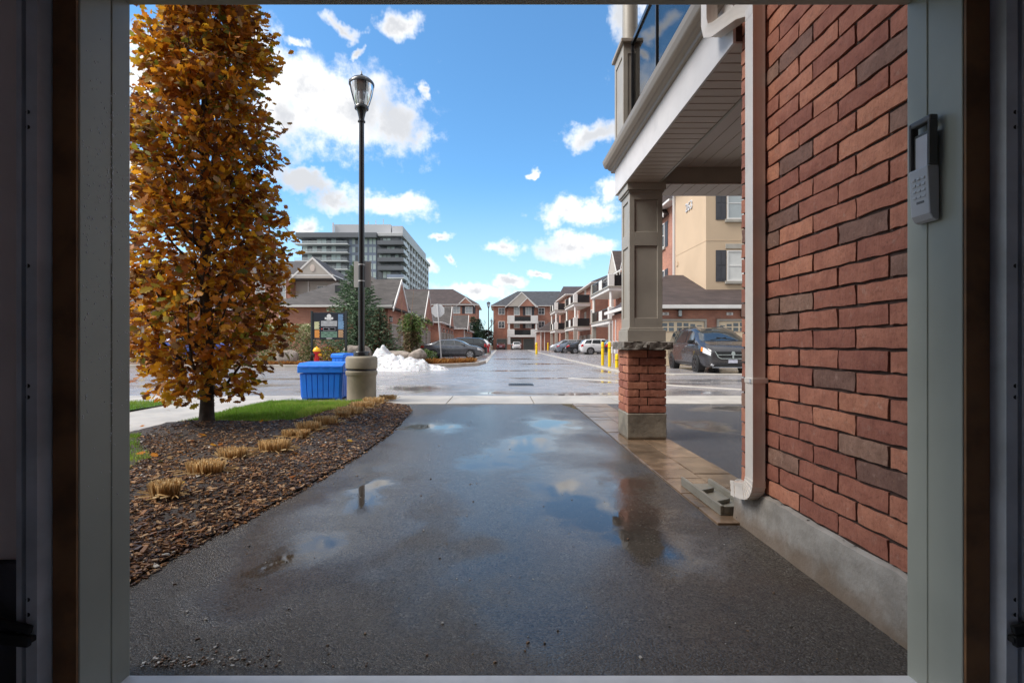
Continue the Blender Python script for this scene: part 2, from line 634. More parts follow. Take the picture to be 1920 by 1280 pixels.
mUpst = M('dark_concrete_curb', (0.07, 0.07, 0.085), 0.9, 0.3, 5, 0.4, 40, 0.006)
mSlab = M('garage_slab', (0.75, 0.73, 0.71), 0.55, 0.12, 3, 0.2, 90, 0.002, dirt=0.15)
mSill = M('pale_sill', (0.72, 0.72, 0.74), 0.5, 0.06, 8, 0.1, 60, 0.002, dirt=0.1)
mTaupe = M('taupe_trim', (0.39, 0.36, 0.315), 0.42, 0.09, 2.5, 0.05, 30, 0.001, dirt=0.10)
mTaupeD = M('taupe_crown', (0.36, 0.31, 0.26), 0.4, 0.06, 1.5, 0.03, 40, 0.001)
mCream = M('off_white_trim', (0.72, 0.69, 0.68), 0.4, 0.06, 3.0, 0.05, 14, 0.002, dirt=0.10)
mWhite = M('white_trim', (0.74, 0.72, 0.70), 0.45, 0.05, 1.0)
mSoff = M('soffit_taupe', (0.66, 0.56, 0.50), 0.5, 0.05, 1.0)
mDspout = M('downspout_beige', (0.75, 0.69, 0.63), 0.33, 0.06, 5, 0.04, 20, dirt=0.06)
mStone = M('grey_cap_stone', (0.19, 0.17, 0.15), 0.7, 0.4, 9, 0.8, 25, 0.02)
mPaver = M('tan_paver', (0.17, 0.115, 0.075), 0.2, 0.3, 6, 0.2, 80, 0.002, orand=0.22, spec=0.6)
mSplash = M('splash_block_plastic', (0.20, 0.185, 0.15), 0.3, 0.12, 8)
mBlack = M('black_metal', (0.012, 0.013, 0.016), 0.3, 0.2, 3, coat=0.3)
mGlass = M_glass('clear_glass', (0.86, 0.92, 0.93), 0.72)
mLampG = M_glass('lantern_glass', (0.8, 0.82, 0.85), 0.62)
mPane = M('window_pane', (0.06, 0.075, 0.09), 0.06, 0.4, 1.2, spec=0.9, coat=0.5)
mPaneL = M('window_pane_pale', (0.42, 0.46, 0.47), 0.2, 0.12, 0.6, spec=0.8)
mBlind = M('white_blind', (0.66, 0.66, 0.64), 0.5, 0.06, 2)
mBW = M_brickwall('far_brickwork', (0.46, 0.215, 0.15), (0.37, 0.165, 0.115), (0.33, 0.21, 0.16))
mBW2 = M_brickwall('far_brickwork_brown', (0.36, 0.16, 0.115), (0.28, 0.125, 0.09), (0.27, 0.17, 0.13))
mStucco = M('beige_stucco', (0.56, 0.42, 0.29), 0.85, 0.05, 0.6, 0.15, 60, 0.003)
mSiding = M('grey_beige_siding', (0.45, 0.41, 0.37), 0.7, 0.05, 0.8)
mRoofG = M_shingle('grey_shingles', (0.062, 0.054, 0.052))
mRoofB = M_shingle('brown_shingles', (0.052, 0.036, 0.034))
mRoofS = M_shingle('slate_shingles', (0.05, 0.052, 0.06))
mShut = M('charcoal_shutter', (0.05, 0.05, 0.06), 0.5, 0.1, 2)
mDoorT = M('tan_garage_door', (0.74, 0.60, 0.42), 0.5, 0.05, 1.5)
mDoorG = M('green_grey_garage_door', (0.14, 0.16, 0.15), 0.5, 0.05, 1.0)
mDoorB = M('grey_beige_garage_door', (0.36, 0.32, 0.28), 0.5, 0.05, 1.0)
mYel = M('yellow_paint', (0.80, 0.55, 0.0), 0.4, 0.1, 6, dirt=0.05)
mBlue = M('blue_plastic', (0.006, 0.16, 0.72), 0.38, 0.1, 3)
mRed = M('red_paint', (0.55, 0.01, 0.015), 0.35, 0.1, 5)
mAmber = M('yellow_cap_paint', (0.85, 0.42, 0.01), 0.4, 0.1, 5)
mGreyM = M('grey_sign_back', (0.58, 0.58, 0.60), 0.45, 0.06, 2)
mNavy = M('navy_board', (0.008, 0.01, 0.022), 0.4, 0.1, 2)
mRock = M('field_stone', (0.26, 0.22, 0.19), 0.85, 0.45, 3, 0.9, 14, 0.05)
mBark = M('dark_bark', (0.045, 0.035, 0.03), 0.85, 0.4, 12, 0.9, 30, 0.02)
mTwig = M('dry_twig', (0.25, 0.15, 0.09), 0.8, 0.3, 10)
mLeaf = M_leaf('oak_leaf', transl=0.5)
mNeedle = M_leaf('evergreen_leaf', transl=0.15, rough=0.6)
mGrassB = M_leaf('grass_blade', transl=0.3)
mStraw = M_leaf('straw_blade', transl=0.45, rough=0.7)
mChip = M_leaf('mulch_chip', transl=0.0, rough=0.45)
mSoil = M('dark_soil', (0.034, 0.022, 0.015), 0.7, 0.4, 9, 1.0, 45, 0.02)
mTurf = M('turf', (0.05, 0.115, 0.018), 0.9, 0.35, 5, 0.8, 60, 0.02)
mLitter = M('leaf_litter', (0.30, 0.15, 0.06), 0.85, 0.5, 4, 0.9, 18, 0.04)
mBed = M('brown_bed', (0.14, 0.09, 0.06), 0.9, 0.4, 2, 0.6, 20, 0.03)
mSnow = None

# ------------------------------------------------------------------ the setting: ground, road, drive, walks, beds
def sheet(name, poly, z, mat, kind='structure', label=None):
    o = MB().add([(x, y, z) for x, y in poly], [tuple(range(len(poly)))]).build(name, mat)
    return tag(o, label, kind=kind)


def rect(x0, x1, y0, y1):
    return [(x0, y0), (x1, y0), (x1, y1), (x0, y1)]


drive_puddles = [(0.60, 3.3, 0.55, 1.3), (0.75, 2.75, 0.4, 0.7), (0.35, 5.2, 0.6, 0.9), (-0.95, 3.6, 0.3, 0.7), (-0.95, 2.55, 0.22, 0.35), (-0.75, 6.3, 0.7, 0.7), (0.6, 6.4, 0.5, 1.4), (0.1, 4.6, 0.45, 0.7)]
road_puddles = [(-2.2, 11.9, 1.7, 1.5), (-3.6, 11.4, 1.3, 0.8), (1.6, 10.6, 3.2, 0.6), (4.2, 10.9, 1.6, 0.9), (3.2, 14.2, 1.6, 0.9), (-0.2, 10.9, 1.2, 0.6), (5.0, 13.2, 1.6, 0.7), (4.2, 19.5, 0.7, 2.2), (-7.5, 12.6, 3.0, 0.8), (-6, 15.2, 3, 0.5), (1.5, 15.5, 2.4, 0.4), (0.5, 20, 2.6, 0.7), (2.4, 27, 2.0, 1.2), (1.2, 36, 2.2, 1.6), (-12, 14, 3, 1.4), (6.3, 14.5, 2.5, 0.8)]
mDrive = M_wet('wet_drive_asphalt', (0.060, 0.051, 0.043), drive_puddles, 0.27, 1.0, 0.8, sheen=[(0.0, 5.6, 2.0, 4.6), (0.45, 3.0, 1.2, 1.9), (-0.9, 3.0, 0.6, 1.3)])
mRoad = M_wet('wet_road_asphalt', (0.25, 0.238, 0.245), road_puddles, 0.30, 0.25, 0.5)
mDrive2 = M_wet('wet_side_drive_asphalt', (0.06, 0.06, 0.065), [(3.2, 4.6, 0.8, 0.6), (4.0, 8.0, 1.2, 0.5), (2.6, 6.4, 0.5, 0.8)], 0.26, 0.8, 0.9)
mGround = M('far_ground', (0.07, 0.085, 0.035), 0.95, 0.35, 0.3, 0.4, 3, 0.05)

sheet('ground', rect(-900, 900, -300, 1500), -0.06, mGround)
sheet('road', rect(-70, 70, 10.06, 125), -0.008, mRoad)

bedR = [(1.45, -1.62), (2.18, -1.61), (2.455, -1.60), (2.85, -1.53), (3.53, -1.43), (4.74, -1.31), (5.9, -1.29), (7.8, -1.41), (8.45, -1.6), (8.72, -1.95)]
bedL = [(1.2, -2.75), (3.4, -2.85), (4.3, -3.05), (4.9, -3.6), (5.5, -4.02), (6.18, -4.0), (6.26, -3.5), (6.30, -2.95), (6.45, -2.72), (7.5, -2.56), (8.4, -2.42), (8.72, -2.2)]


def lerp_tab(tab, y):
    if y <= tab[0][0]:
        return tab[0][1]
    for (a, b), (c, d) in zip(tab, tab[1:]):
        if y <= c:
            return b + (d - b) * (y - a) / (c - a)
    return tab[-1][1]


sheet('driveway', [(x, y) for y, x in bedR] + [(1.05, 8.72), (1.25, 7.9), (1.25, 2.86), (1.44, 2.86), (1.44, 1.45)], 0.0, mDrive)
sheet('side_driveway', rect(1.84, 6.2, 2.5, 8.72), -0.002, mDrive2)


def grid_bed(name, fl, fr, y0, y1, n, mny, hf, mat, kind='structure'):
    vs, fs = [], []
    for j in range(mny + 1):
        y = y0 + (y1 - y0) * j / mny
        a, b = fl(y), fr(y)
        for i in range(n + 1):
            x = a + (b - a) * i / n
            vs.append((x, y, hf(x, y)))
    for j in range(mny):
        for i in range(n):
            k = j * (n + 1) + i
            fs.append((k, k + 1, k + n + 2, k + n + 1))
    o = MB().add(vs, fs).build(name, mat, smooth='all')
    return tag(o, None, kind=kind)


def bed_h(x, y):
    d = min(lerp_tab(bedR, y) - x, 1.0)
    h = 0.010 + 0.045 * max(0, min(1, d / 0.7)) ** 0.8
    t = math.hypot(x + 3.66, y - 6.16)
    h += 0.035 * math.exp(-(t / 0.5) ** 2)
    return h + 0.018 * noise.noise((x * 4, y * 4, 1)) * min(1, d / 0.2) + 0.01 * noise.noise((x * 13, y * 13, 2)) * min(1, d / 0.2)


grid_bed('mulch_bed', lambda y: lerp_tab(bedL, y) - 0.12, lambda y: lerp_tab(bedR, y) - 0.005, 1.62, 8.7, 44, 110, bed_h, mSoil)


def lawn_h(x, y):
    return 0.035 + 0.02 * noise.noise((x * 2, y * 2, 5)) + (0.025 if x > -4 else 0) * max(0, 1 - abs(y - 7.4) / 1.2)


grid_bed('lawn', lambda y: -4.05, lambda y: lerp_tab(bedL, y) - 0.06, 6.2, 8.7, 20, 30, lawn_h, mTurf)
grid_bed('lawn', lambda y: -4.05, lambda y: lerp_tab(bedL, y) - 0.06, 1.65, 5.45, 16, 30, lawn_h, mTurf)
grid_bed('lawn', lambda y: -16.0, lambda y: -5.68, 1.65, 8.7, 20, 20, lawn_h, mTurf)

# concrete walk: slabs with open joints, one object each
walk = tag(bpy.data.objects.new('sidewalk', None), None, kind='structure')
C.objects.link(walk)
for i in range(22):
    x0 = -18 + i * 1.55
    MB().box((x0 + 0.008, 8.725, -0.08), (x0 + 1.542, 10.05, 0.006 + 0.002 * (i % 2))).build('slab', mConc, walk, bevel=0.008)
for i in range(5):
    y0 = 1.7 + i * 1.4
    MB().box((-5.66, y0 + 0.008, -0.08), (-4.07, y0 + 1.392, 0.012 + 0.003 * (i % 2))).build('slab', mConc, walk, bevel=0.008)

# tan paver strip along the drive
strip = tag(bpy.data.objects.new('paver_strip', None), None, kind='structure')
C.objects.link(strip)
rp = random.Random(3)
for ci, (x0, x1) in enumerate(((1.258, 1.548), (1.552, 1.842))):
    y = 2.865 + (0.14 if ci else 0)
    while y < 8.66:
        d = rp.choice((0.29, 0.29, 0.19, 0.38))
        y1 = min(y + d, 8.70)
        if y1 - y > 0.06:
            dz = rp.uniform(-0.003, 0.004)
            MB().box((x0, y + 0.004, -0.06), (x1, y1 - 0.004, 0.010 + dz)).build('paver', mPaver, strip, bevel=0.004)
        y = y1
sheet('paver_sand', rect(1.25, 1.85, 2.86, 8.71), -0.004, M('joint_sand', (0.10, 0.075, 0.05), 0.5, 0.3, 20, 0.4, 90))

# raised island on the left of the street with its kerb, the apron before the garages, the right-hand walk
isl = [(-45, 22.4), (-8, 22.4), (-3.6, 22.5), (-2.3, 23.3), (-1.3, 25.2), (-1.0, 28.2), (-2.0, 29.3), (-6.6, 29.4), (-45, 29.4)]
tag(MB().prism(isl, -0.05, 0.115).build('planting_island', mBed), None, kind='structure')


def kerb_line(path, w, z1, name, mat=mConc, z0=-0.06):
    b = MB()
    rings = []
    for i, p in enumerate(path):
        p = Vector((*p, 0))
        d = (Vector((*path[min(i + 1, len(path) - 1)], 0)) - Vector((*path[max(i - 1, 0)], 0))).normalized()
        n = Vector((-d.y, d.x, 0))
        rings.append([p + n * w / 2 + Vector((0, 0, z0)), p - n * w / 2 + Vector((0, 0, z0)), p - n * w / 2 + Vector((0, 0, z1)), p + n * w / 2 + Vector((0, 0, z1))])
    b.ring(rings)
    return tag(b.build(name, mat, bevel=0.015), None, kind='structure')


kerb_line([(-45, 22.32), (-8, 22.32), (-3.55, 22.42), (-2.22, 23.25), (-1.22, 25.2), (-0.9, 28.2)], 0.18, 0.14, 'kerb')
kerb_line([(-0.9, 28.25), (-0.86, 60), (-0.8, 98)], 0.30, 0.012, 'kerb')
kerb_line([(30, 17.2), (6.0, 17.2), (5.0, 17.7), (4.6, 18.8), (4.7, 40), (5.2, 92)], 0.30, 0.03, 'kerb')
kerb_line([(2.2, 15.6), (4.6, 12.6), (6.6, 10.7)], 0.25, 0.0, 'gutter_band')
sheet('right_apron', [(6.1, 17.36), (5.15, 17.8), (4.76, 18.9), (4.86, 40), (5.36, 92), (14, 92), (40, 60), (40, 17.36)], -0.003, mRoad)

# ------------------------------------------------------------------ my townhouse: garage front, brick wing, porch pillar, balcony
TH = thing('townhouse', 'brick townhouse whose open garage frames the view, with porch pillar and balcony', 'house', (0, 1.55, 0))

XL, XR, YF, YN, ZH = -1.162, 1.277, 1.555, 1.370, 2.103
# frame of the opening
for side, x, s in (('l', XL, -1), ('r', XR, 1)):
    j = MB().box((x, YN, 0.0), (x + s * 0.09, YF - 0.0735, ZH + 0.02)).build('jamb', mJamb, TH, bevel=0.003)
    MB().box((x - s * 0.0018, YF - 0.0732, 0.0), (x + s * 0.12, YF, ZH + 0.02)).build('jamb_cladding', mJamb, j, bevel=0.003)
MB().box((XL - 0.05, YN, ZH), (XR + 0.05, YF, ZH + 0.12)).build('header', mJamb, TH, bevel=0.003)
# rain drops on the left jamb
rd = random.Random(5)
b = MB()
for i in range(420):
    y = rd.uniform(YN + 0.01, YF - 0.006)
    z = rd.triangular(0.55, 1.95, 1.55)
    r = rd.uniform(0.0010, 0.0028)
    if rd.random() < 0.25:
        y = YF - 0.074 + rd.uniform(-0.004, 0.004)
    x = XL + (0.0018 if y > YF - 0.073 else 0.0)
    rings = [[(x + a * r * 0.7, y + r * q * math.cos(t), z + r * 1.15 * q * math.sin(t)) for t in [k * math.pi / 3 for k in range(6)]] for a, q in ((0, 1), (0.6, 0.8), (1.0, 0.3))]
    b.ring(rings)
mDrop = M('water_drop', (0.85, 0.87, 0.9), 0.05, 0.1, 3, spec=0.9)  # pale opaque base colour stands in for the drops' glints
tag(b.build('rain_drops', mDrop, TH, smooth='all'), None, kind='stuff')
# wooden bucks and door tracks, inside the opening
for x, s in ((XL, -1), (XR, 1)):
    MB().box((x + s * 0.002, YN - 0.009, 0.0), (x + s * 0.066, YN - 0.002, 2.3)).build('wood_buck', mWood, TH)
    tr = MB()
    xa = x + s * 0.069
    prof = [(0.0, 0.0), (0.012, 0.0), (0.012, 0.030), (0.030, 0.036), (0.034, 0.010), (0.050, 0.006), (0.055, 0.030), (0.062, 0.034), (0.062, 0.040), (0.050, 0.038), (0.046, 0.012), (0.038, 0.014), (0.034, 0.042), (0.008, 0.038)]
    tr.prism([(xa + s * p, YN - 0.005 - q) for p, q in prof], 0.03, 2.32)
    t_ = tr.build('door_track', mGalv, TH)
    for zz in (0.32, 0.36, 0.9, 0.93, 1.25, 1.62, 1.66):
        MB().tube([(xa + s * 0.030, YN - 0.0425, zz), (xa + s * 0.030, YN - 0.0465, zz)], 0.006, 8).build('bolt', mRub, t_)
    br = MB()
    br.obox((xa + s * 0.075, YN - 0.055, 0.30), (0.13, 0.012, 0.022), 0, 0, s * -0.25)
    br.obox((xa + s * 0.085, YN - 0.055, 0.262), (0.14, 0.014, 0.030), 0, 0, s * -0.1)
    br.obox((xa + s * 0.03, YN - 0.05, 0.258), (0.04, 0.02, 0.016))
    br.build('roller_bracket', mRub, TH, bevel=0.003)
    top = MB().obox((xa + s * 0.010, YN - 0.06, 2.04), (0.035, 0.03, 0.09))
    top.build('hinge_bracket', mRub, TH, bevel=0.004)
# garage room around the camera
RX0, RX1, RY0 = -1.75, 1.86, -3.6  # unseen back wall set nearer than true depth to bounce more light
for x0, x1 in ((RX0, XL - 0.135), (XR + 0.135, RX1)):
    B((x0, YN - 0.006, 0.45), (x1, YN + 0.02, 2.62), 'interior_wall', mDry, TH)
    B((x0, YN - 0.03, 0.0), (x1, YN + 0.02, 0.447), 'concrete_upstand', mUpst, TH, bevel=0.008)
B((XL - 0.13, YN - 0.004, 2.325), (XR + 0.13, YN + 0.02, 2.62), 'interior_wall', mDry, TH)
B((RX0 - 0.1, RY0, 0.45), (RX0, YN - 0.01, 2.62), 'interior_wall', mDry, TH)
B((RX1, RY0, 0.45), (RX1 + 0.1, YN - 0.01, 2.62), 'interior_wall', mDry, TH)
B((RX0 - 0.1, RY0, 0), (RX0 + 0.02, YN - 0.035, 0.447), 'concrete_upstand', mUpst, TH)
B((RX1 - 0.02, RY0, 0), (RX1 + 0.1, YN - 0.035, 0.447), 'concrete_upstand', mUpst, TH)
B((RX0 - 0.1, RY0 - 0.1, 0), (RX1 + 0.1, RY0 - 0.002, 2.62), 'interior_wall', mDry, TH)
B((RX0 - 0.1, RY0 - 0.1, 2.622), (RX1 + 0.1, YN + 0.02, 2.7), 'interior_ceiling', mDry, TH)
tag(MB().box((RX0 - 0.12, RY0 - 0.1, -0.12), (RX1 + 0.12, 1.50, 0.006)).build('garage_floor', mSlab), None, kind='structure')
tag(MB().box((XL - 0.02, 1.502, -0.1), (XR + 0.02, 1.557, 0.008)).build('threshold_lip', mSill, bevel=0.012, seg=3), None, kind='structure')
# front wall either side of and above the opening, up three storeys
B((-5.2, YN + 0.022, 0.0), (XL - 0.122, 1.62, 9.6), 'front_wall', mBW, TH)
B((XL - 0.118, YN + 0.022, ZH + 0.125), (XR + 0.118, 1.62, 9.6), 'front_wall', mBW, TH)
B((-5.2, -8.0, 2.72), (9.6, YN + 0.018, 9.6), 'house_body', mBW, TH)
B((-5.2, -8.0, 9.602), (9.8, 1.9, 9.9), 'roof_slab', mRoofB, TH)

# brick wing on the right: mortar core, foundation, single bricks
WX, WY1 = 1.412, 2.914
wing = B((WX + 0.012, 1.60, 0.235), (9.6, WY1 - 0.014, 9.6), 'brick_wall', mMortar, TH)


def brick_mesh(name, l, h, d, mat, seed, faces=('f',)):
    """one pressed brick, l long (x), d deep (y, front at y = 0), h high, edges uneven"""
    rr = random.Random(seed)
    nx, nz = 6, 2
    e = 0.0045

    def fr(i, k):
        x = -l / 2 + l * i / nx
        z = h * k / nz
        dx = dz = 0
        if i in (0, nx):
            dx = rr.uniform(-e, e * 0.4) * (1 if i else -1)
        if k in (0, nz):
            dz = rr.uniform(-e, e * 0.5) * (1 if k else -1)
        y = rr.uniform(-0.0018, 0.0018)
        if i in (0, nx) or k in (0, nz):
            y += rr.uniform(0.001, 0.004)
        return (x + dx, y, z + dz)
    vs = [fr(i, k) for k in range(nz + 1) for i in range(nx + 1)]
    fs = [(k * (nx + 1) + i, k * (nx + 1) + i + 1, (k + 1) * (nx + 1) + i + 1, (k + 1) * (nx + 1) + i) for k in range(nz) for i in range(nx)]
    rim = [i for i in range(nx + 1)] + [(k + 1) * (nx + 1) - 1 for k in range(1, nz + 1)] + [nz * (nx + 1) + i for i in range(nx - 1, -1, -1)] + [k * (nx + 1) for k in range(nz - 1, 0, -1)]
    o = len(vs)
    vs += [(vs[i][0], d, vs[i][2]) for i in rim]
    n = len(rim)
    fs += [(rim[i], o + i, o + (i + 1) % n, rim[(i + 1) % n]) for i in range(n)]
    fs.append(tuple(o + i for i in range(n)))
    b = MB().add(vs, fs)
    return b.mesh(name, mat, smooth=True)


BC, BL, BJ = 0.0865, 0.272, 0.0095
ml = [brick_mesh('brick', BL - BJ, BC - BJ, 0.06, mBrick, 100 + i) for i in range(7)]
mld = [brick_mesh('brick', BL - BJ, BC - BJ, 0.06, mBrickD, 200 + i) for i in range(4)]
half = {}
rb = random.Random(21)
darkset = {(11, 1), (12, 3), (14, 2), (7, 3)}
nrow = 34
for r in range(nrow):
    z = 0.2435 + r * BC
    j0 = 2.622 if r % 2 == 0 else 2.517      # a vertical joint of this course
    ys = [j0 + BL]
    while ys[-1] > 1.62 + BL:
        ys.append(ys[-1] - BL)
    ys = [WY1] + [y for y in ys if y < WY1 - 0.03]
    ys.append(1.62)
    for i in range(len(ys) - 1):
        ya, yb = ys[i + 1], ys[i]
        ln = yb - ya - BJ
        if ln < 0.02:
            continue
        dark = rb.random() < 0.11
        if abs(ln - (BL - BJ)) < 0.01:
            me = rb.choice(mld if dark else ml)
        else:
            key = (round(ln, 3), dark)
            if key not in half:
                half[key] = brick_mesh('brick', ln, BC - BJ, 0.06, mBrickD if dark else mBrick, 300 + len(half))
            me = half[key]
        # the front (local -y) faces -X
        o = put('brick', me, wing, (WX + rb.uniform(-0.0015, 0.0025), (ya + yb) / 2, z + BJ / 2), rad(-90))
# end face of the wing (towards the street) as a plain brick skin
B((WX + 0.08, WY1 - 0.012, 0.243), (9.6, WY1, 3.1), 'end_wall', mBW, TH)
# board-formed foundation, top edge ragged
b = MB()
n = 26
rings = []
rf = random.Random(8)
for i in range(n + 1):
    y = 1.60 + (2.955 - 1.60) * i / n
    top = 0.2405 + rf.uniform(-0.006, 0.004)
    px = WX - 0.018 + 0.004 * noise.noise((y * 5, 0, 3))
    rings.append([(px - 0.012, y, -0.05), (px, y, 0.09 + rf.uniform(-0.01, 0.01)), (px - 0.004, y, 0.18), (px + 0.004, y, top - 0.008), (px + 0.018, y, top), (WX + 0.3, y, top), (WX + 0.3, y, -0.05)])
b.ring(rings)
b.build('foundation', mFoot, TH, smooth=True)
B((WX + 0.3, 1.6, -0.05), (9.6, 2.95, 0.24), 'foundation', mFoot, TH)

# downspout on the wing, with elbows and strap
def rect_tube(path, w, d, name, mat, parent, flute=True):
    """fluted rectangular pipe; section lies across the path, kept level with x"""
    b = MB()
    path = [Vector(p) for p in path]
    rings = []
    if flute:
        sec = []
        for side in range(4):
            for k in range(6):
                t = k / 6
                inset = 0.003 if k in (2, 4) else 0
                a = [(-1 + 2 * t, -1), (1, -1 + 2 * t), (1 - 2 * t, 1), (-1, 1 - 2 * t)][side]
                nrm = [(0, -1), (1, 0), (0, 1), (-1, 0)][side]
                sec.append((a[0] * w / 2 - nrm[0] * inset, a[1] * d / 2 - nrm[1] * inset))
    else:
        sec = [(-w / 2, -d / 2), (w / 2, -d / 2), (w / 2, d / 2), (-w / 2, d / 2)]
    for i, p in enumerate(path):
        dr = (path[min(i + 1, len(path) - 1)] - path[max(i - 1, 0)]).normalized()
        ax = Vector((1, 0, 0)) if abs(dr.x) < 0.8 else Vector((0, 1, 0))
        by = dr.cross(ax).normalized()
        ax = by.cross(dr).normalized()
        rings.append([p + ax * a + by * c for a, c in sec])
    b.ring(rings)
    return b.build(name, mat, parent, smooth=True, bevel=0)


DX, DY = 1.369, 2.665
ds = rect_tube([(DX, DY, 0.30), (DX, DY, 2.86)], 0.066, 0.082, 'downspout', mDspout, TH)
elb = [(DX, DY, 0.32)] + [(DX, DY + 0.085 - 0.085 * math.cos(t), 0.315 - 0.085 * math.sin(t)) for t in [rad(10 * k) for k in range(1, 9)]] + [(DX - 0.003, DY + 0.10, 0.226), (DX - 0.006, DY + 0.20, 0.215)]
# crimped elbow: alternate rings slightly larger
rect_tube(elb, 0.070, 0.084, 'elbow', mDspout, ds)
for k in range(5):
    t = rad(14 + 15 * k)
    rect_tube([(DX, DY + 0.085 - 0.085 * math.cos(t - 0.04), 0.315 - 0.085 * math.sin(t - 0.04)), (DX, DY + 0.085 - 0.085 * math.cos(t + 0.04), 0.315 - 0.085 * math.sin(t + 0.04))], 0.0735, 0.0875, 'crimp', mDspout, ds, False)
rect_tube([(DX - 0.004, DY + 0.155, 0.220), (DX - 0.005, DY + 0.172, 0.218)], 0.075, 0.089, 'crimp', mDspout, ds, False)
st = MB().box((DX - 0.036, DY - 0.045, 0.835), (WX + 0.005, DY + 0.045, 0.862))
st.build('strap', mDspout, ds, bevel=0.002)
B((DX - 0.040, DY - 0.03, 0.838), (DX - 0.0365, DY - 0.018, 0.858), 'strap_clip', mGalv, ds)
rect_tube([(1.285, 3.05, 3.22), (1.285, 3.05, 3.02), (1.290, 3.04, 2.965), (1.305, 2.99, 2.935), (1.345, 2.76, 2.89), (DX, 2.70, 2.87), (DX, DY, 2.84), (DX, DY, 2.80)], 0.068, 0.08, 'upper_elbow', mDspout, ds)

# porch pillar: concrete foot, brick pier, stone cap, panelled column
PX0, PX1, PY0, PY1 = 1.38, 1.80, 5.37, 5.80
pil = B((PX0 + 0.014, PY0 + 0.014, 0.25), (PX1 - 0.014, PY1 - 0.014, 1.0), 'porch_pillar', mMortar, TH)
b = MB()
rings = []
for zz, g in ((0.012, -0.004), (0.04, 0.004), (0.18, 0.0), (0.285, 0.002), (0.297, -0.006)):
    rings.append([(PX0 - g, PY0 - g, zz), (PX1 + g, PY0 - g, zz), (PX1 + g, PY1 + g, zz), (PX0 - g, PY1 + g, zz)])
b.ring(rings)
b.build('concrete_foot', mFootD, pil, bevel=0.006)
bc2 = (0.985 - 0.297) / 8
pm = {}


def pier_brick(x, y, z, l, rz, seed):
    key = (round(l, 3), seed % 3)
    if key not in pm:
        pm[key] = brick_mesh('brick', l, bc2 - BJ, 0.05, mBrick, 500 + len(pm))
    put('brick', pm[key], pil, (x, y, z), rz)


W_, D_ = PX1 - PX0, PY1 - PY0
for r in range(8):
    z = 0.297 + r * bc2 + BJ / 2
    cut = 0.52 if r % 2 else 0.30
    for face in range(4):
        L_ = W_ if face in (0, 2) else D_
        for si, (a, c) in enumerate(((0, cut), (cut, 1))):
            if face in (1, 3):
                a, c = (0, 1 - cut) if si == 0 else (1 - cut, 1)
            l = L_ * (c - a) - BJ
            m_ = L_ * (a + c) / 2
            if face == 0:
                p_ = (PX0 + m_, PY0, 0)
                rz = 0
            elif face == 1:
                p_ = (PX1, PY0 + m_, 90)
                rz = rad(90)
            elif face == 2:
                p_ = (PX1 - m_, PY1, 180)
                rz = rad(180)
            else:
                p_ = (PX0, PY1 - m_, 270)
                rz = rad(-90)
            pier_brick(p_[0], p_[1], z, l, rz, r + face)
# rough split-stone cap in two slabs per side
rc = random.Random(4)
for (xa, xb) in ((PX0 - 0.055, 1.60), (1.604, PX1 + 0.055)):
    b = MB()
    rings = []
    for zz in (0.987, 1.012, 1.04, 1.066, 1.072):
        pts = []
        ins = 0.0 if zz < 1.07 else 0.012
        for k in range(9):
            pts.append((xa + (xb - xa) * k / 8, PY0 - 0.055 + ins + rc.uniform(-0.014, 0.012), zz))
        for k in range(1, 9):
            e_ = rc.uniform(-0.012, 0.012) if xb > 1.7 else 0
            pts.append((xb + e_ - (ins if xb > 1.7 else 0), PY0 - 0.055 + (D_ + 0.11) * k / 8, zz))
        for k in range(1, 9):
            pts.append((xb + (xa - xb) * k / 8, PY1 + 0.055 - ins + rc.uniform(-0.012, 0.012), zz))
        for k in range(1, 8):
            e_ = rc.uniform(-0.012, 0.012) if xa < 1.5 else 0
            pts.append((xa + e_ + (ins if xa < 1.5 else 0), PY1 + 0.055 - (D_ + 0.11) * k / 8, zz))
        rings.append(pts)
    b.ring(rings)
    b.build('cap_stone', mStone, pil, smooth=True)
CX0, CX1, CY0, CY1 = 1.41, 1.77, 5.41, 5.77


def panel_column(par, x0, x1, y0, y1, z0, z1, panels, mat, name='column', depth=0.012, rail=0.055):
    """square column whose faces carry sunk panels: core plus applied stiles and rails"""
    core = B((x0 + depth, y0 + depth, z0), (x1 - depth, y1 - depth, z1), name, mat, par)
    b = MB()
    zs = [z0] + [q for p in panels for q in p] + [z1]
    for fx, fy in ((0, -1), (0, 1), (-1, 0), (1, 0)):
        def bb(a0, a1, zz0, zz1):
            if fy:
                ya, yb = (y0, y0 + depth) if fy < 0 else (y1 - depth, y1)
                b.box((a0, ya, zz0), (a1, yb, zz1))
            else:
                xa, xb = (x0, x0 + depth) if fx < 0 else (x1 - depth, x1)
                b.box((xa, a0, zz0), (xb, a1, zz1))
        lo, hi = (x0, x1) if fy else (y0 + depth, y1 - depth)
        bb(lo, lo + rail, z0, z1)
        bb(hi - rail, hi, z0, z1)
        for k in range(0, len(zs), 2):
            bb(lo + rail, hi - rail, zs[k], zs[k + 1])
    b.build('panel_frame', mat, par, bevel=0.0025)
    return core


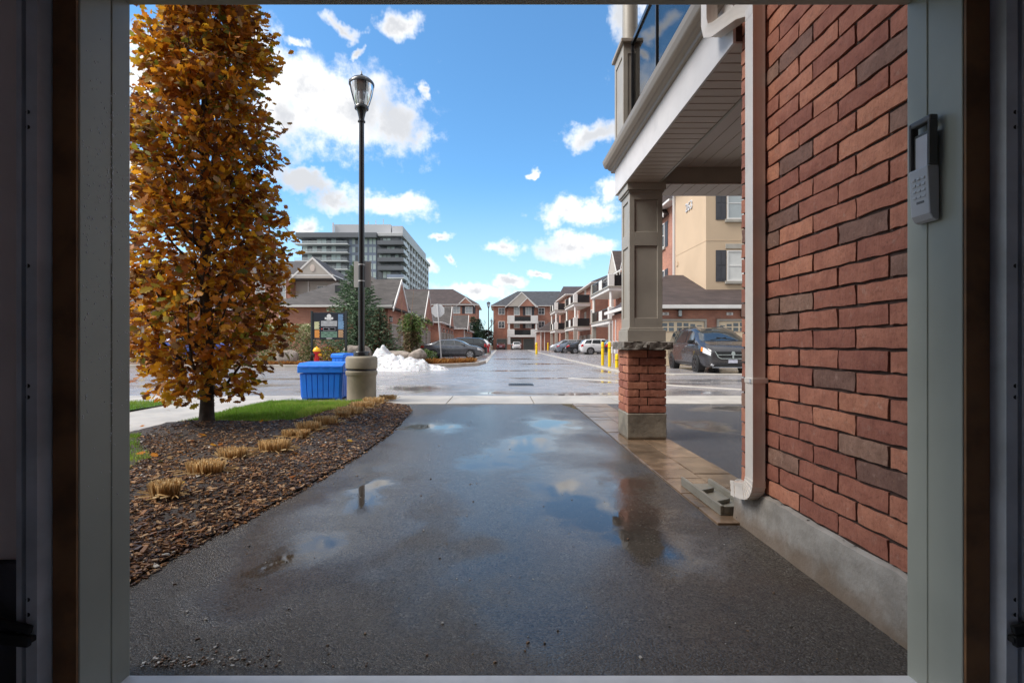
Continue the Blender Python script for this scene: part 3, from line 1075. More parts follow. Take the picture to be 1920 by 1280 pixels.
panel_column(pil, CX0, CX1, CY0, CY1, 1.074, 2.80, [(1.33, 2.12), (2.27, 2.62)], mTaupe)
for g, z0, z1 in ((0.028, 1.073, 1.20), (0.012, 1.202, 1.225), (0.015, 2.70, 2.718), (0.03, 2.72, 2.80)):
    b = MB()
    for a, c in (((CX0 - g, CY0 - g, z0), (CX1 + g, CY0 - 0.001, z1)), ((CX0 - g, CY1 + 0.001, z0), (CX1 + g, CY1 + g, z1)), ((CX0 - g, CY0 - 0.001, z0), (CX0 - 0.001, CY1 + 0.001, z1)), ((CX1 + 0.001, CY0 - 0.001, z0), (CX1 + g, CY1 + 0.001, z1))):
        b.box(a, c)
    b.build('base_moulding' if z0 < 2 else 'capital_moulding', mTaupe, pil, bevel=0.004)

# balcony above the porch
FX, BY0, BY1 = 1.36, 2.90, 5.88
bal = B((FX + 0.02, BY0 + 0.02, 3.02), (9.6, BY1 - 0.02, 3.21), 'balcony', mTaupe, TH)
B((FX, BY0, 2.80), (FX + 0.018, BY1, 3.10), 'fascia', mCream, bal, bevel=0.002)
B((FX + 0.018, BY1 - 0.018, 2.80), (9.6, BY1, 3.10), 'fascia', mCream, bal)
cr = MB()
prof = [(1.345, 3.10), (1.335, 3.105), (1.330, 3.125), (1.305, 3.135), (1.295, 3.15), (1.262, 3.155), (1.255, 3.165), (1.240, 3.20), (1.232, 3.235), (1.240, 3.245), (1.262, 3.245), (1.262, 3.235), (1.38, 3.235), (1.38, 3.10)]
cr.prism(prof, BY0 - 1.2, BY1 + 0.10, lambda a, c, h: (a, h, c))
cr.build('crown_gutter', mTaupeD, bal, bevel=0)
# beam soffit of cross boards, inner ceiling of long boards, end beam
y = BY0
k = 0
while y < BY1 - 0.02:
    w = 0.098
    B((FX + 0.019, y + 0.003, 2.801 + 0.0), (1.722, min(y + w, BY1 - 0.02), 2.815), 'soffit_board', mSoff, bal, bevel=0.003)
    y += w + 0.006
    k += 1
B((FX + 0.019, BY0, 2.812), (1.725, BY1 - 0.02, 2.9), 'soffit_backing', mMortar, bal)
B((1.724, BY0, 2.797), (1.745, BY1 - 0.44, 2.99), 'beam_face', mTaupe, bal, bevel=0.002)
x = 1.748
while x < 6.5:
    B((x, BY0, 2.985), (x + 0.145, BY1 - 0.44, 2.999), 'ceiling_board', mSoff, bal, bevel=0.003)
    x += 0.15
B((1.746, BY1 - 0.438, 2.82), (9.6, BY1 - 0.40, 3.0), 'beam_face', mTaupe, bal)
x = 1.748
while x < 6.5:
    B((x, BY1 - 0.437, 2.800), (x + 0.127, BY1 - 0.02, 2.815), 'soffit_board', mSoff, bal, bevel=0.003)
    x += 0.133
# railing: panelled end post, round column, glass panels in black frames
panel_column(bal, 1.345, 1.545, 5.42, 5.83, 3.236, 4.33, [(3.34, 4.22)], mTaupe, 'end_post', 0.01, 0.05)
B((1.315, 5.39, 4.332), (1.575, 5.86, 4.375), 'post_cap', mTaupeD, bal, bevel=0.006)
MB().lathe([(0.085, 4.376), (0.085, 5.9)], 20, (1.47, 5.62, 0)).build('round_column', mTaupe, bal, smooth=True)
RXg = 1.44
yy = [5.40, 4.56, 3.72, 2.95]
for a, c in zip(yy, yy[1:]):
    B((RXg - 0.004, c + 0.03, 3.33), (RXg + 0.004, a - 0.03, 4.28), 'glass_panel', mGlass, bal)
    b = MB()
    b.box((RXg - 0.02, c, 4.285), (RXg + 0.02, a, 4.33))
    b.box((RXg - 0.015, c, 3.29), (RXg + 0.015, a, 3.325))
    b.box((RXg - 0.018, a - 0.028, 3.24), (RXg + 0.018, a, 4.284))
    b.build('rail_frame', mBlack, bal, bevel=0.002)
for x0 in (1.56, 2.5, 3.44):
    B((x0 + 0.03, 5.62 - 0.004, 3.33), (x0 + 0.91, 5.62 + 0.004, 4.28), 'glass_panel', mGlass, bal)
    b = MB()
    b.box((x0, 5.60, 4.285), (x0 + 0.94, 5.64, 4.33))
    b.box((x0, 5.605, 3.80), (x0 + 0.94, 5.635, 3.83))
    b.box((x0, 5.605, 3.29), (x0 + 0.94, 5.635, 3.325))
    b.box((x0, 5.60, 3.24), (x0 + 0.028, 5.64, 4.284))
    b.build('rail_frame', mBlack, bal, bevel=0.002)
# upper wall behind the balcony with a glazed door
B((1.9, WY1 + 0.002, 3.24), (2.9, WY1 + 0.03, 5.5), 'balcony_door', mBlack, bal)
B((2.0, WY1 + 0.031, 3.34), (2.8, WY1 + 0.036, 5.4), 'door_glass', mPane, bal)

# plastic splash tray under the downspout
spl = MB()
sx0, sx1, sy0, sy1 = 1.325, 1.545, 2.985, 3.64
spl.box((sx0, sy0, 0.012), (sx1, sy1, 0.022))
spl.box((sx0, sy0, 0.022), (sx0 + 0.022, sy1, 0.072))
spl.box((sx1 - 0.022, sy0, 0.022), (sx1, sy1, 0.06))
spl.box((sx0 + 0.022, sy0, 0.022), (sx1 - 0.022, sy0 + 0.02, 0.068))
for yq, a in ((3.18, 0.5), (3.42, 0.5)):
    spl.obox((1.43, yq, 0.036), (0.12, 0.012, 0.026), a)
so = spl.build('splash_block', mSplash, bevel=0.004)
tag(so, 'shallow grey-brown plastic splash tray lying on the pavers below the downspout', 'splash block')

# keypad on the right jamb
KP = thing('keypad', 'white garage door keypad with its cover slid up, on the right jamb', 'keypad', (XR - 0.02, 1.475, 1.45))
mKey = M('keypad_plastic', (0.55, 0.55, 0.57), 0.35, 0.05, 8)
mKeyD = M('keypad_dark_plastic', (0.10, 0.095, 0.09), 0.45, 0.1, 8)
mPaper = M('keypad_label', (0.72, 0.70, 0.74), 0.6, 0.05, 9)
ky0, ky1 = 1.438, 1.506
def kz(v):
    return Z_(v, 1.48)
# body, lower half with keys, facing the opening (-X)
bb = MB()
prof = [(0.0, kz(417)), (0.006, kz(419)), (0.018, kz(415)), (0.027, kz(405)), (0.034, kz(322)), (0.034, kz(318)), (0.0, kz(318))]
bb.prism(prof, ky0, ky1, lambda a, c, h: (XR - 0.0035 - a, h, c))
kbody = bb.build('body', mKey, KP, bevel=0.004)
B((XR - 0.026, ky0 + 0.004, kz(319)), (XR - 0.0045, ky1 - 0.004, kz(252)), 'back_plate', mKeyD, KP, bevel=0.003)
B((XR - 0.0275, ky0 + 0.014, kz(316)), (XR - 0.0262, ky1 - 0.014, kz(258)), 'instruction_label', mPaper, KP)
cv = MB()
cv.box((XR - 0.036, ky0 - 0.004, kz(318)), (XR - 0.010, ky0 + 0.005, kz(236)))
cv.box((XR - 0.036, ky1 - 0.006, kz(322)), (XR - 0.010, ky1 + 0.004, kz(228)))
cv.box((XR - 0.034, ky0 - 0.004, kz(238)), (XR - 0.010, ky1 + 0.004, kz(226)))
cv.build('slide_cover', mKeyD, KP, bevel=0.005)
for r in range(4):
    for c in range(3):
        zc = kz(338 + r * 11)
        y0 = ky0 + 0.012 + c * 0.016
        xk = XR - 0.0035 - (0.0335 - 0.0095 * (338 + r * 11 - 322) / 90)
        B((xk - 0.003, y0, zc - 0.004), (xk + 0.004, y0 + 0.012, zc + 0.004), 'key', mKey, KP, bevel=0.0015)
B((XR - 0.033, ky0 + 0.018, kz(384)), (XR - 0.024, ky0 + 0.046, kz(379)), 'key', mKeyD, KP, bevel=0.0015)

# ------------------------------------------------------------------ vegetation helpers
def soup(name, faces, mat, parent=None, kind=None, smooth=False):
    """faces: list of (points, colour); free-standing little faces in one mesh"""
    org = ORG.get(parent.name, Vector((0, 0, 0))) if parent is not None else Vector((0, 0, 0))
    vs, fs, cols = [], [], []
    for pts, c in faces:
        o = len(vs)
        vs += [(p[0] - org[0], p[1] - org[1], p[2] - org[2]) for p in pts]
        fs.append(tuple(range(o, o + len(pts))))
        cols.append(c)
    me = bpy.data.meshes.new(name)
    me.from_pydata(vs, [], fs)
    me.materials.append(mat)
    set_face_colors(me, cols)
    ob = bpy.data.objects.new(name, me)
    link(ob, parent)
    if kind:
        ob['kind'] = kind
    return ob


def jit(rr, c, a=0.15):
    k = 1 + rr.uniform(-a, a)
    return tuple(max(0, q * k) for q in c)


LEAF = [(0, 0), (0.10, 0.16), (0.24, 0.20), (0.16, 0.32), (0.36, 0.46), (0.22, 0.55), (0.38, 0.72), (0.20, 0.80), (0.13, 0.97), (0, 1.0)]
LEAF = LEAF + [(-x, y) for x, y in reversed(LEAF[1:-1])]


def leaf_pts(p, d, nrm, size, curl, width=1.0):
    """lobed oak leaf outline: base p, direction d, normal nrm"""
    d = d.normalized()
    s_ = d.cross(nrm).normalized()
    n_ = s_.cross(d).normalized()
    return [p + d * (y * size) + s_ * (x * size * width) + n_ * (size * curl * (y * y * 0.8 - abs(x) * 0.8)) for x, y in LEAF]


OAK = [((0.58, 0.22, 0.022), 28), ((0.40, 0.13, 0.022), 18), ((0.68, 0.31, 0.022), 26), ((0.72, 0.42, 0.03), 14), ((0.34, 0.24, 0.035), 6), ((0.17, 0.062, 0.02), 18), ((0.20, 0.22, 0.03), 3), ((0.42, 0.26, 0.12), 8)]
OAKP = [c for c, w in OAK for _ in range(w)]


def oak_tree():
    T = thing('oak_tree', 'columnar young oak with orange-brown autumn leaves, in the mulch bed', 'tree', (-3.66, 6.16, 0.07))
    rr = random.Random(17)
    c = Vector((-3.66, 6.16, 0))

    def RZ(z):
        tab = [(0.25, 0.35), (0.55, 0.62), (1.0, 0.81), (1.6, 0.91), (2.3, 0.93), (3.3, 0.80), (4.5, 0.68), (5.4, 0.56), (6.2, 0.36), (6.9, 0.18), (7.3, 0.05)]
        return lerp_tab(tab, z)
    path = [c + Vector((0.02 * math.sin(z * 1.3), 0.02 * math.cos(z * 1.7), z)) for z in [0.0, 0.12, 0.35, 0.7, 1.2, 2, 3, 4, 5, 6, 7.2]]
    MB().tube(path, [0.12, 0.088, 0.076, 0.072, 0.068, 0.06, 0.052, 0.04, 0.028, 0.018, 0.008], 12).build('trunk', mBark, T, smooth='all')
    tips = []
    for i in range(64):
        z0 = 0.35 + 5.9 * (i / 64) + rr.uniform(-0.05, 0.05)
        a = i * 2.39996 + rr.uniform(-0.3, 0.3)
        rise = rr.uniform(0.7, 1.3)
        rmax = RZ(min(7.6, z0 + rise)) * rr.uniform(0.78, 0.98)
        pts = []
        for k in range(6):
            t = k / 5
            r_ = rmax * (t ** 0.75)
            pts.append(c + Vector((math.cos(a + 0.25 * t) * r_, math.sin(a + 0.25 * t) * r_, z0 + rise * t ** 1.25 + 0.03 * rr.uniform(-1, 1))))
        r0 = lerp_tab([(0, 0.026), (6, 0.010)], z0)
        MB().tube(pts, [r0 * q for q in (1, 0.8, 0.62, 0.46, 0.32, 0.16)], 6).build('limb', mBark, T, smooth='all')
        for k in range(1, 6):
            for _ in range(3):
                tips.append(pts[k] + Vector((rr.uniform(-0.12, 0.12), rr.uniform(-0.12, 0.12), rr.uniform(-0.1, 0.18))))
    leaves = []

    def add_leaf(p, col, base):
        d = base * 0.8 + Vector((rr.uniform(-0.9, 0.9), rr.uniform(-0.9, 0.9), rr.uniform(-0.9, 0.4)))
        nrm = base * 0.6 + Vector((rr.uniform(-0.9, 0.9), rr.uniform(-0.9, 0.9), rr.uniform(-0.1, 1.0)))
        leaves.append((leaf_pts(p, d, nrm, rr.uniform(0.065, 0.135), rr.uniform(-0.35, 0.30), rr.uniform(0.7, 1.0)), jit(rr, col, 0.28)))

    def add_twig(p, k):
        # a spray of leaves sharing one shoot, mostly of one colour
        rel = p - c
        out = Vector((rel.x, rel.y, 0))
        out = out.normalized() if out.length > 0.01 else Vector((1, 0, 0))
        base = (out + Vector((rr.uniform(-0.5, 0.5), rr.uniform(-0.5, 0.5), rr.uniform(-0.3, 0.6)))).normalized()
        tone = rr.choice(OAKP)
        if noise.noise((p.x * 2.2, p.y * 2.2, p.z * 1.6)) > 0.25 and rr.random() < 0.5:
            tone = rr.choice([(0.60, 0.33, 0.03), (0.46, 0.33, 0.04), (0.30, 0.29, 0.04)])
        for _ in range(k):
            q = p + base * rr.uniform(-0.09, 0.06) + Vector((rr.gauss(0, 0.05), rr.gauss(0, 0.05), rr.gauss(0, 0.06)))
            add_leaf(q, tone if rr.random() < 0.6 else rr.choice(OAKP), base)
    while len(leaves) < 21000:
        z = 0.36 + 6.8 * rr.random() ** 0.95
        a = rr.uniform(0, 2 * math.pi)
        env = RZ(z) * (1.0 + 0.26 * noise.noise((math.cos(a) * 1.6, math.sin(a) * 1.6, z * 1.9)) + 0.14 * noise.noise((math.cos(a) * 4, math.sin(a) * 4, z * 4)))
        r_ = env * (rr.random() ** 0.40)
        p = c + Vector((math.cos(a) * r_, math.sin(a) * r_, z))
        g = noise.noise((p.x * 3.1 + 7, p.y * 3.1, p.z * 2.6))
        if g < -0.20 and rr.random() < min(1, (-0.20 - g) * 5.5):
            continue
        if z < 0.9 and rr.random() < 0.35:
            continue
        if z < 0.60 and (r_ < 0.22 or z < 0.40 + 0.1 * noise.noise((a * 2, 3, 1))):
            continue
        add_twig(p, rr.randint(5, 10))
    for p in tips:
        if p.z > 0.66 and rr.random() < 0.6:
            add_twig(p, 3)
    # the leaves nearest the viewer are single parts, the mass behind them one part
    order = sorted(range(len(leaves)), key=lambda i: sum(v.y for v in leaves[i][0]))
    near = set(order[:300])
    for i in order[:300]:
        soup('leaf', [leaves[i]], mLeaf, T)
    soup('crown', [leaves[i] for i in range(len(leaves)) if i not in near], mLeaf, T, kind='stuff')


oak_tree()

# mulch chips on the bed
rr = random.Random(23)
chips = []
CH = [(0.10, 0.05, 0.026), (0.06, 0.03, 0.018), (0.045, 0.024, 0.016), (0.08, 0.042, 0.024), (0.21, 0.11, 0.05), (0.30, 0.17, 0.085), (0.05, 0.028, 0.019), (0.38, 0.25, 0.14), (0.25, 0.115, 0.04)]


def chip(x, y, z, l, w, h, yaw, tilt, col):
    m = Matrix.Translation((x, y, z)) @ Matrix.Rotation(yaw, 4, 'Z') @ Matrix.Rotation(tilt, 4, 'Y')
    a, b_, c_ = l / 2, w / 2, h
    t = 0.72
    v = [m @ Vector(p) for p in ((-a, -b_, 0), (a, -b_ * t, 0), (a * 0.96, b_, 0), (-a, b_ * t, 0), (-a * 0.9, -b_ * 0.8, c_), (a * 0.9, -b_ * 0.6, c_), (a * 0.85, b_ * 0.8, c_), (-a * 0.9, b_ * 0.6, c_))]
    for f in ((4, 5, 6, 7), (0, 1, 5, 4), (1, 2, 6, 5), (2, 3, 7, 6), (3, 0, 4, 7)):
        chips.append(([v[i] for i in f], col))


n = 0
while n < 24000:
    y = 1.7 + 6.95 * rr.random() ** 1.5
    a, b_ = lerp_tab(bedL, y), lerp_tab(bedR, y)
    x = a + (b_ + 0.03 - a) * rr.random() ** 0.95
    if x < a - 0.1:
        continue
    patch = noise.noise((x * 2.2, y * 2.2, 9))
    if patch < -0.22 and rr.random() < 0.6 and b_ - x > 0.25:
        continue
    l = rr.choice((0.011, 0.014, 0.018, 0.026, 0.042)) * rr.uniform(0.7, 1.3)
    col = jit(rr, rr.choice(CH), 0.3)
    if rr.random() < 0.012:
        col = (0.5, 0.47, 0.42)
    chip(x, y, max(bed_h(x, y), 0.0) + rr.uniform(-0.002, 0.008) if x < b_ else 0.001, l, l * rr.uniform(0.25, 0.6), rr.uniform(0.003, 0.009), rr.uniform(0, 6.3), rr.uniform(-0.35, 0.35), col)
    n += 1
tag(soup('mulch_chips', chips, mChip), 'dark brown wood mulch chips covering the bed beside the drive', 'mulch', kind='stuff')
# loose grit and flecks on the drive
chips = []
for i in range(240):
    y = 1.62 + 7.0 * rr.random() ** 1.8
    x = rr.uniform(lerp_tab(bedR, y) + 0.03, 1.22)
    if x > 0.4 and rr.random() < 0.4:
        x = lerp_tab(bedR, y) + abs(rr.gauss(0, 0.35))
    l = rr.choice((0.003, 0.004, 0.005, 0.008))
    chip(x, y, 0.0005, l * rr.uniform(0.8, 1.8), l, l * 0.6, rr.uniform(0, 6), 0, jit(rr, rr.choice([(0.3, 0.28, 0.25), (0.45, 0.43, 0.4), (0.12, 0.08, 0.05), (0.2, 0.12, 0.06), (0.14, 0.13, 0.12)]), 0.3))
for i in range(150):     # washed-in pebbles by the left end of the sill
    x, y = -1.62 + abs(rr.gauss(0, 0.22)) + 0.45, 1.60 + abs(rr.gauss(0, 0.04))
    l = rr.choice((0.003, 0.004, 0.006, 0.009))
    chip(min(x, 0.2), y, 0.0005, l * rr.uniform(0.9, 1.6), l, l * 0.5, rr.uniform(0, 6), 0, jit(rr, rr.choice([(0.5, 0.48, 0.45), (0.6, 0.58, 0.55), (0.2, 0.12, 0.07), (0.12, 0.08, 0.05)]), 0.3))
tag(soup('grit', chips, mChip), 'loose grit and bark flecks scattered on the wet driveway', 'grit', kind='stuff')

# grass
def grass(name, n, fx, fy0, fy1, seed, label, size=0.06):
    rr = random.Random(seed)
    fs = []
    for i in range(n):
        y = rr.uniform(fy0, fy1)
        a, b_ = fx(y)
        x = rr.uniform(a, b_)
        h = size * rr.uniform(0.6, 1.3) * (1 + 0.4 * noise.noise((x * 3, y * 3, 0)))
        an = rr.uniform(0, 6.28)
        w = 0.0045
        ln = Vector((rr.uniform(-0.5, 0.5), rr.uniform(-0.5, 0.5), 1)).normalized() * h
        p = Vector((x, y, lawn_h(x, y) - 0.006))
        s_ = Vector((math.cos(an) * w, math.sin(an) * w, 0))
        g = noise.noise((x * 1.7, y * 1.7, 4))
        col = jit(rr, (0.20, 0.36, 0.04) if g < 0.1 else (0.34, 0.46, 0.08), 0.3)
        if rr.random() < 0.05:
            col = (0.3, 0.24, 0.09)
        fs.append(((p - s_, p + s_, p + ln), col))
    tag(soup(name, fs, mGrassB), label, 'grass', kind='stuff')


grass('grass', 30000, lambda y: (-4.06, lerp_tab(bedL, y) + 0.02), 6.2, 8.7, 31, 'short bright green grass between the oak bed and the blue bin')
grass('grass', 9000, lambda y: (-4.06, lerp_tab(bedL, y) + 0.02), 2.5, 5.4, 32, 'short green grass at the near left edge of the mulch bed')
grass('grass', 16000, lambda y: (-8.6, -5.68), 6.0, 8.7, 33, 'short green grass beyond the concrete walk, behind the oak')

# a few fallen oak leaves on the grass and bed
fl = []
for i in range(46):
    y = rr.uniform(2.4, 8.5)
    x = rr.uniform(lerp_tab(bedL, y) - 0.5, lerp_tab(bedR, y) + (0.15 if rr.random() < 0.3 else 0))
    z = (bed_h(x, y) if x > lerp_tab(bedL, y) else 0.075) + 0.012
    fl.append((leaf_pts(Vector((x, y, max(z, 0.008))), Vector((rr.uniform(-1, 1), rr.uniform(-1, 1), 0.05)), Vector((rr.uniform(-0.3, 0.3), rr.uniform(-0.3, 0.3), 1)), rr.uniform(0.05, 0.09), 0.1), jit(rr, rr.choice(OAKP), 0.2)))
tag(soup('fallen_leaves', fl, mLeaf), 'brown oak leaves fallen on the grass and mulch', 'leaves', kind='stuff')

# cut-back ornamental grass clumps along the drive
STR = [(0.72, 0.51, 0.26), (0.62, 0.42, 0.20), (0.80, 0.62, 0.36), (0.45, 0.29, 0.13), (0.75, 0.52, 0.25)]


def clump(x, y, rx, ry, h, label, seed, z=None, group='cut-back ornamental grass clumps beside the drive', n=420, name='grass_clump', w=0.0042, pal=STR, fan=0.2):
    rr = random.Random(seed)
    z0 = bed_h(x, y) - 0.005 if z is None else z
    fs = []
    for i in range(n):
        a, q = rr.uniform(0, 6.283), math.sqrt(rr.random())
        bx, by = x + math.cos(a) * rx * 0.72 * q, y + math.sin(a) * ry * 0.72 * q
        lean = Vector((math.cos(a) * q * fan, math.sin(a) * q * fan, 1)) + Vector((rr.uniform(-0.16, 0.16), rr.uniform(-0.16, 0.16), 0))
        hh = h * rr.uniform(0.72, 1.05)
        tip = Vector((bx, by, z0)) + lean.normalized() * hh
        b0 = Vector((bx, by, z0))
        an = rr.uniform(0, 3.14)
        s_ = Vector((math.cos(an), math.sin(an), 0)) * w * rr.uniform(0.7, 1.4)
        fs.append(((b0 - s_, b0 + s_, tip + s_ * 0.8, tip - s_ * 0.8), jit(rr, rr.choice(pal), 0.25)))
    for i in range(n // 22):            # fallen blades round the foot
        a = rr.uniform(0, 6.283)
        p = Vector((x + math.cos(a) * rx * 0.8, y + math.sin(a) * ry * 0.8, z0 + 0.02))
        d = Vector((math.cos(a + rr.uniform(-1, 1)), math.sin(a + rr.uniform(-1, 1)), rr.uniform(-0.1, 0.4))) * h * 0.8
        s_ = Vector((0, 0, w))
        fs.append(((p - s_, p + s_, p + d + s_, p + d - s_), jit(rr, rr.choice(pal), 0.25)))
    o = soup(name, fs, mStraw)
    # put the origin at the foot of the clump
    o.data.transform(Matrix.Translation((-x, -y, -z0)))
    o.location = (x, y, z0)
    return tag(o, label, 'grass clump', group)


CL = [(310, 950, 34, 62, 'nearest tan tuft of cut ornamental grass, rounded, low in the mulch'),
      (386, 903, 45, 48, 'second cut grass tuft from the near end, wide and oblong'),
      (436, 872, 34, 42, 'third cut grass tuft from the near end, just before the oak trunk'),
      (514, 860, 38, 42, 'fourth cut grass tuft from the near end, broad and dense'),
      (543, 832, 16, 30, 'small ragged cut grass tuft left of its twin, mid bed'),
      (568, 834, 15, 30, 'small ragged cut grass tuft right of its twin, mid bed'),
      (579, 818, 30, 34, 'low wide cut grass tuft just behind the small pair'),
      (611, 806, 30, 30, 'cut grass tuft below the blue bin, with a small one at its right'),
      (643, 794, 17, 26, 'small cut grass tuft squeezed between two larger ones below the blue bin'),
      (655, 786, 34, 28, 'wide cut grass tuft in front of the lamp base'),
      (680, 774, 30, 26, 'cut grass tuft touching the front right of the lamp base'),
      (700, 764, 28, 22, 'cut grass tuft just right of the lamp base'),
      (727, 755, 22, 17, 'farthest cut grass tuft, at the end of the mulch by the walk')]
for i, (u, v, hw, hh, lab) in enumerate(CL):
    x, y = G(u, v - 4)
    s_ = y / F
    clump(x, y, hw * s_ * 0.98, max(0.075, hw * s_ * 0.6), max(0.09, hh * s_ * 0.5), lab, 60 + i, n=520 if i < 4 else 380)

# ------------------------------------------------------------------ lamp post
def lamp_post(name, label, loc, sign, group='black lantern posts on concrete drums'):
    L = thing(name, label, 'lamp post', (0, 0, 0), group, local=True)
    MB().lathe([(0.262, -0.02), (0.262, 0.46), (0.272, 0.48), (0.285, 0.50), (0.285, 0.555), (0.268, 0.565), (0.268, 0.605), (0.285, 0.615), (0.285, 0.79), (0.272, 0.815), (0.255, 0.83)], 32).build('concrete_base', mConcB, L, smooth=True)
    MB().lathe([(0.270, 0.572), (0.270, 0.598)], 32).build('blue_band', mNavy, L, smooth=True)
    MB().lathe([(0.145, 0.831), (0.145, 0.90), (0.135, 0.915), (0.06, 0.917)], 24).build('base_flange', mBlack, L, smooth=True)
    MB().lathe([(0.058, 0.91), (0.056, 2.4), (0.046, 5.10), (0.046, 5.12)], 20).build('pole', mBlack, L, smooth=True)
    MB().lathe([(0.05, 5.115), (0.068, 5.125), (0.068, 5.145), (0.05, 5.16), (0.052, 5.20), (0.075, 5.30), (0.092, 5.345), (0.1, 5.36), (0.125, 5.365), (0.128, 5.40), (0.115, 5.42)], 20).build('fitter', mBlack, L, smooth=True)
    g = MB().lathe([(0.108, 5.421), (0.15, 5.52), (0.188, 5.65), (0.212, 5.77), (0.214, 5.80)], 24, cap=False).build('lantern_glass', mLampG, L, smooth='all')
    MB().lathe([(0.03, 5.422), (0.05, 5.45), (0.05, 5.50), (0.03, 5.52), (0.045, 5.56), (0.05, 5.64), (0.03, 5.70), (0.005, 5.71)], 14).build('lamp_bulb', mBlind, g, smooth='all')
    MB().lathe([(0.06, 5.711), (0.15, 5.76), (0.19, 5.80)], 18).build('reflector', mGreyM, g, smooth='all')
    for k in range(4):
        a = k * math.pi / 2 + 0.62
        MB().tube([(math.cos(a) * r_, math.sin(a) * r_, z) for r_, z in ((0.122, 5.415), (0.157, 5.52), (0.196, 5.65), (0.222, 5.79), (0.232, 5.85))], 0.0075, 6).build('rib', mBlack, L, smooth='all')
    MB().lathe([(0.214, 5.795), (0.228, 5.80), (0.23, 5.835), (0.215, 5.86), (0.17, 5.905), (0.10, 5.94), (0.03, 5.955)], 24).build('hood', mBlack, L, smooth=True)
    MB().lathe([(0.02, 5.95), (0.014, 5.97), (0.03, 5.985), (0.03, 5.995), (0.012, 6.01), (0.008, 6.05), (0.001, 6.075)], 10).build('finial', mBlack, L, smooth='all')
    if sign:
        pl = MB().box((-0.16, 0.062, 2.10), (0.16, 0.066, 2.58)).build('sign_plate', mGreyM, L, bevel=0.002)
        for zz in (2.20, 2.50):
            MB().lathe([(0.060, zz), (0.060, zz + 0.018)], 20).build('clamp_band', mGreyM, pl)
    L.location = loc
    return L


lamp_post('lamp_post', 'tall black lantern post on a concrete drum beside the blue bin', (X_(678, 9.12), 9.12, 0.0), True)
lamp_post('lamp_post', 'black lantern post on a concrete drum beyond the parked dark cars', (X_(916, 57), 57, 0.0), False)
lamp_post('lamp_post', 'farthest small lantern post, before the bare tree', (X_(921.5, 98), 98, 0.0), False)

# ------------------------------------------------------------------ blue salt bins
def salt_bin(name, label, loc, rz, w, d, h, ribs):
    T = thing(name, label, 'storage bin', (0, 0, 0), 'blue plastic salt bins', local=True)
    b = MB()
    rings = [[(-w / 2 * q, -d / 2 * q, z), (w / 2 * q, -d / 2 * q, z), (w / 2 * q, d / 2 * q, z), (-w / 2 * q, d / 2 * q, z)] for q, z in ((0.93, 0.03), (1.0, h * 0.72))]
    b.ring(rings)
    b.build('body', mBlue, T, bevel=0.012)
    for sx in (-1, 1):
        for sy in (-1, 1):
            B((sx * w * 0.40 - 0.05, sy * d * 0.36 - 0.05, 0), (sx * w * 0.40 + 0.05, sy * d * 0.36 + 0.05, 0.04), 'foot', mBlue, T, bevel=0.006)
    for k in range(ribs):
        x0 = -w / 2 * 0.95 + w * 0.95 * (k + 0.06) / ribs
        x1 = -w / 2 * 0.95 + w * 0.95 * (k + 0.92) / ribs
        b = MB()
        for s_ in (-1,):
            b.ring([[(x0 * q, s_ * (d / 2 * q + 0.014), z), (x1 * q, s_ * (d / 2 * q + 0.014), z), (x1 * q, s_ * (d / 2 * q - 0.01), z), (x0 * q, s_ * (d / 2 * q - 0.01), z)] for q, z in ((0.935, 0.05), (0.995, h * 0.70))])
        b.build('rib', mBlue, T, bevel=0.005)
    for k in range(5):
        y0 = -d / 2 * 0.92 + d * 0.92 * (k + 0.08) / 5
        y1 = -d / 2 * 0.92 + d * 0.92 * (k + 0.90) / 5
        for s_ in (-1, 1):
            MB().ring([[(s_ * (w / 2 * q + 0.014), y0, z), (s_ * (w / 2 * q + 0.014), y1, z), (s_ * (w / 2 * q - 0.01), y1, z), (s_ * (w / 2 * q - 0.01), y0, z)] for q, z in ((0.935, 0.05), (0.995, h * 0.70))]).build('rib', mBlue, T, bevel=0.005)
    lid = MB()
    zl = h * 0.735
    lid.prism([(-d / 2 - 0.035, zl), (-d / 2 - 0.035, h * 0.93), (-d / 2 + 0.06, h), (d / 2 - 0.02, h * 1.02), (d / 2 + 0.035, h * 0.95), (d / 2 + 0.035, zl)], -w / 2 - 0.035, w / 2 + 0.035, lambda a, c, t: (t, a, c))
    lo = lid.build('lid', mBlue, T, bevel=0.014, seg=3)
    for k in range(4):
        xq = -w / 2 + w * (k + 0.5) / 4
        B((xq - 0.07, -d / 2 - 0.043, h * 0.875), (xq + 0.07, -d / 2 - 0.0352, h * 0.895), 'lid_rib', mBlue, lo, bevel=0.002)
    T.location = loc
    T.rotation_euler = (0, 0, rz)
    return T


salt_bin('salt_bin', 'large ribbed blue plastic salt bin on the grass beside the lamp base', (-3.34, 9.52, 0.008), rad(0), 0.78, 0.60, 0.69, 7)
salt_bin('salt_bin', 'smaller plain blue bin tilted in the snow pile across the road', (X_(643, 20.4), 20.4, 0.02), rad(-28), 0.62, 0.60, 0.66, 3)

# ------------------------------------------------------------------ bollards, hydrant, drain, stop sign
def bollard(label, u, Y, h=1.18, r=0.075):
    T = thing('bollard', label, 'bollard', (X_(u, Y), Y, -0.006), 'yellow steel bollards')
    x = X_(u, Y)
    MB().lathe([(r, -0.01), (r, h - 0.07), (r * 0.85, h - 0.03), (r * 0.45, h - 0.005), (0.005, h)], 16, (x, Y, 0)).build('sleeve', mYel, T, smooth=True)
    MB().lathe([(r + 0.003, h - 0.30), (r + 0.003, h - 0.275)], 16, (x, Y, 0)).build('band', mRub, T)


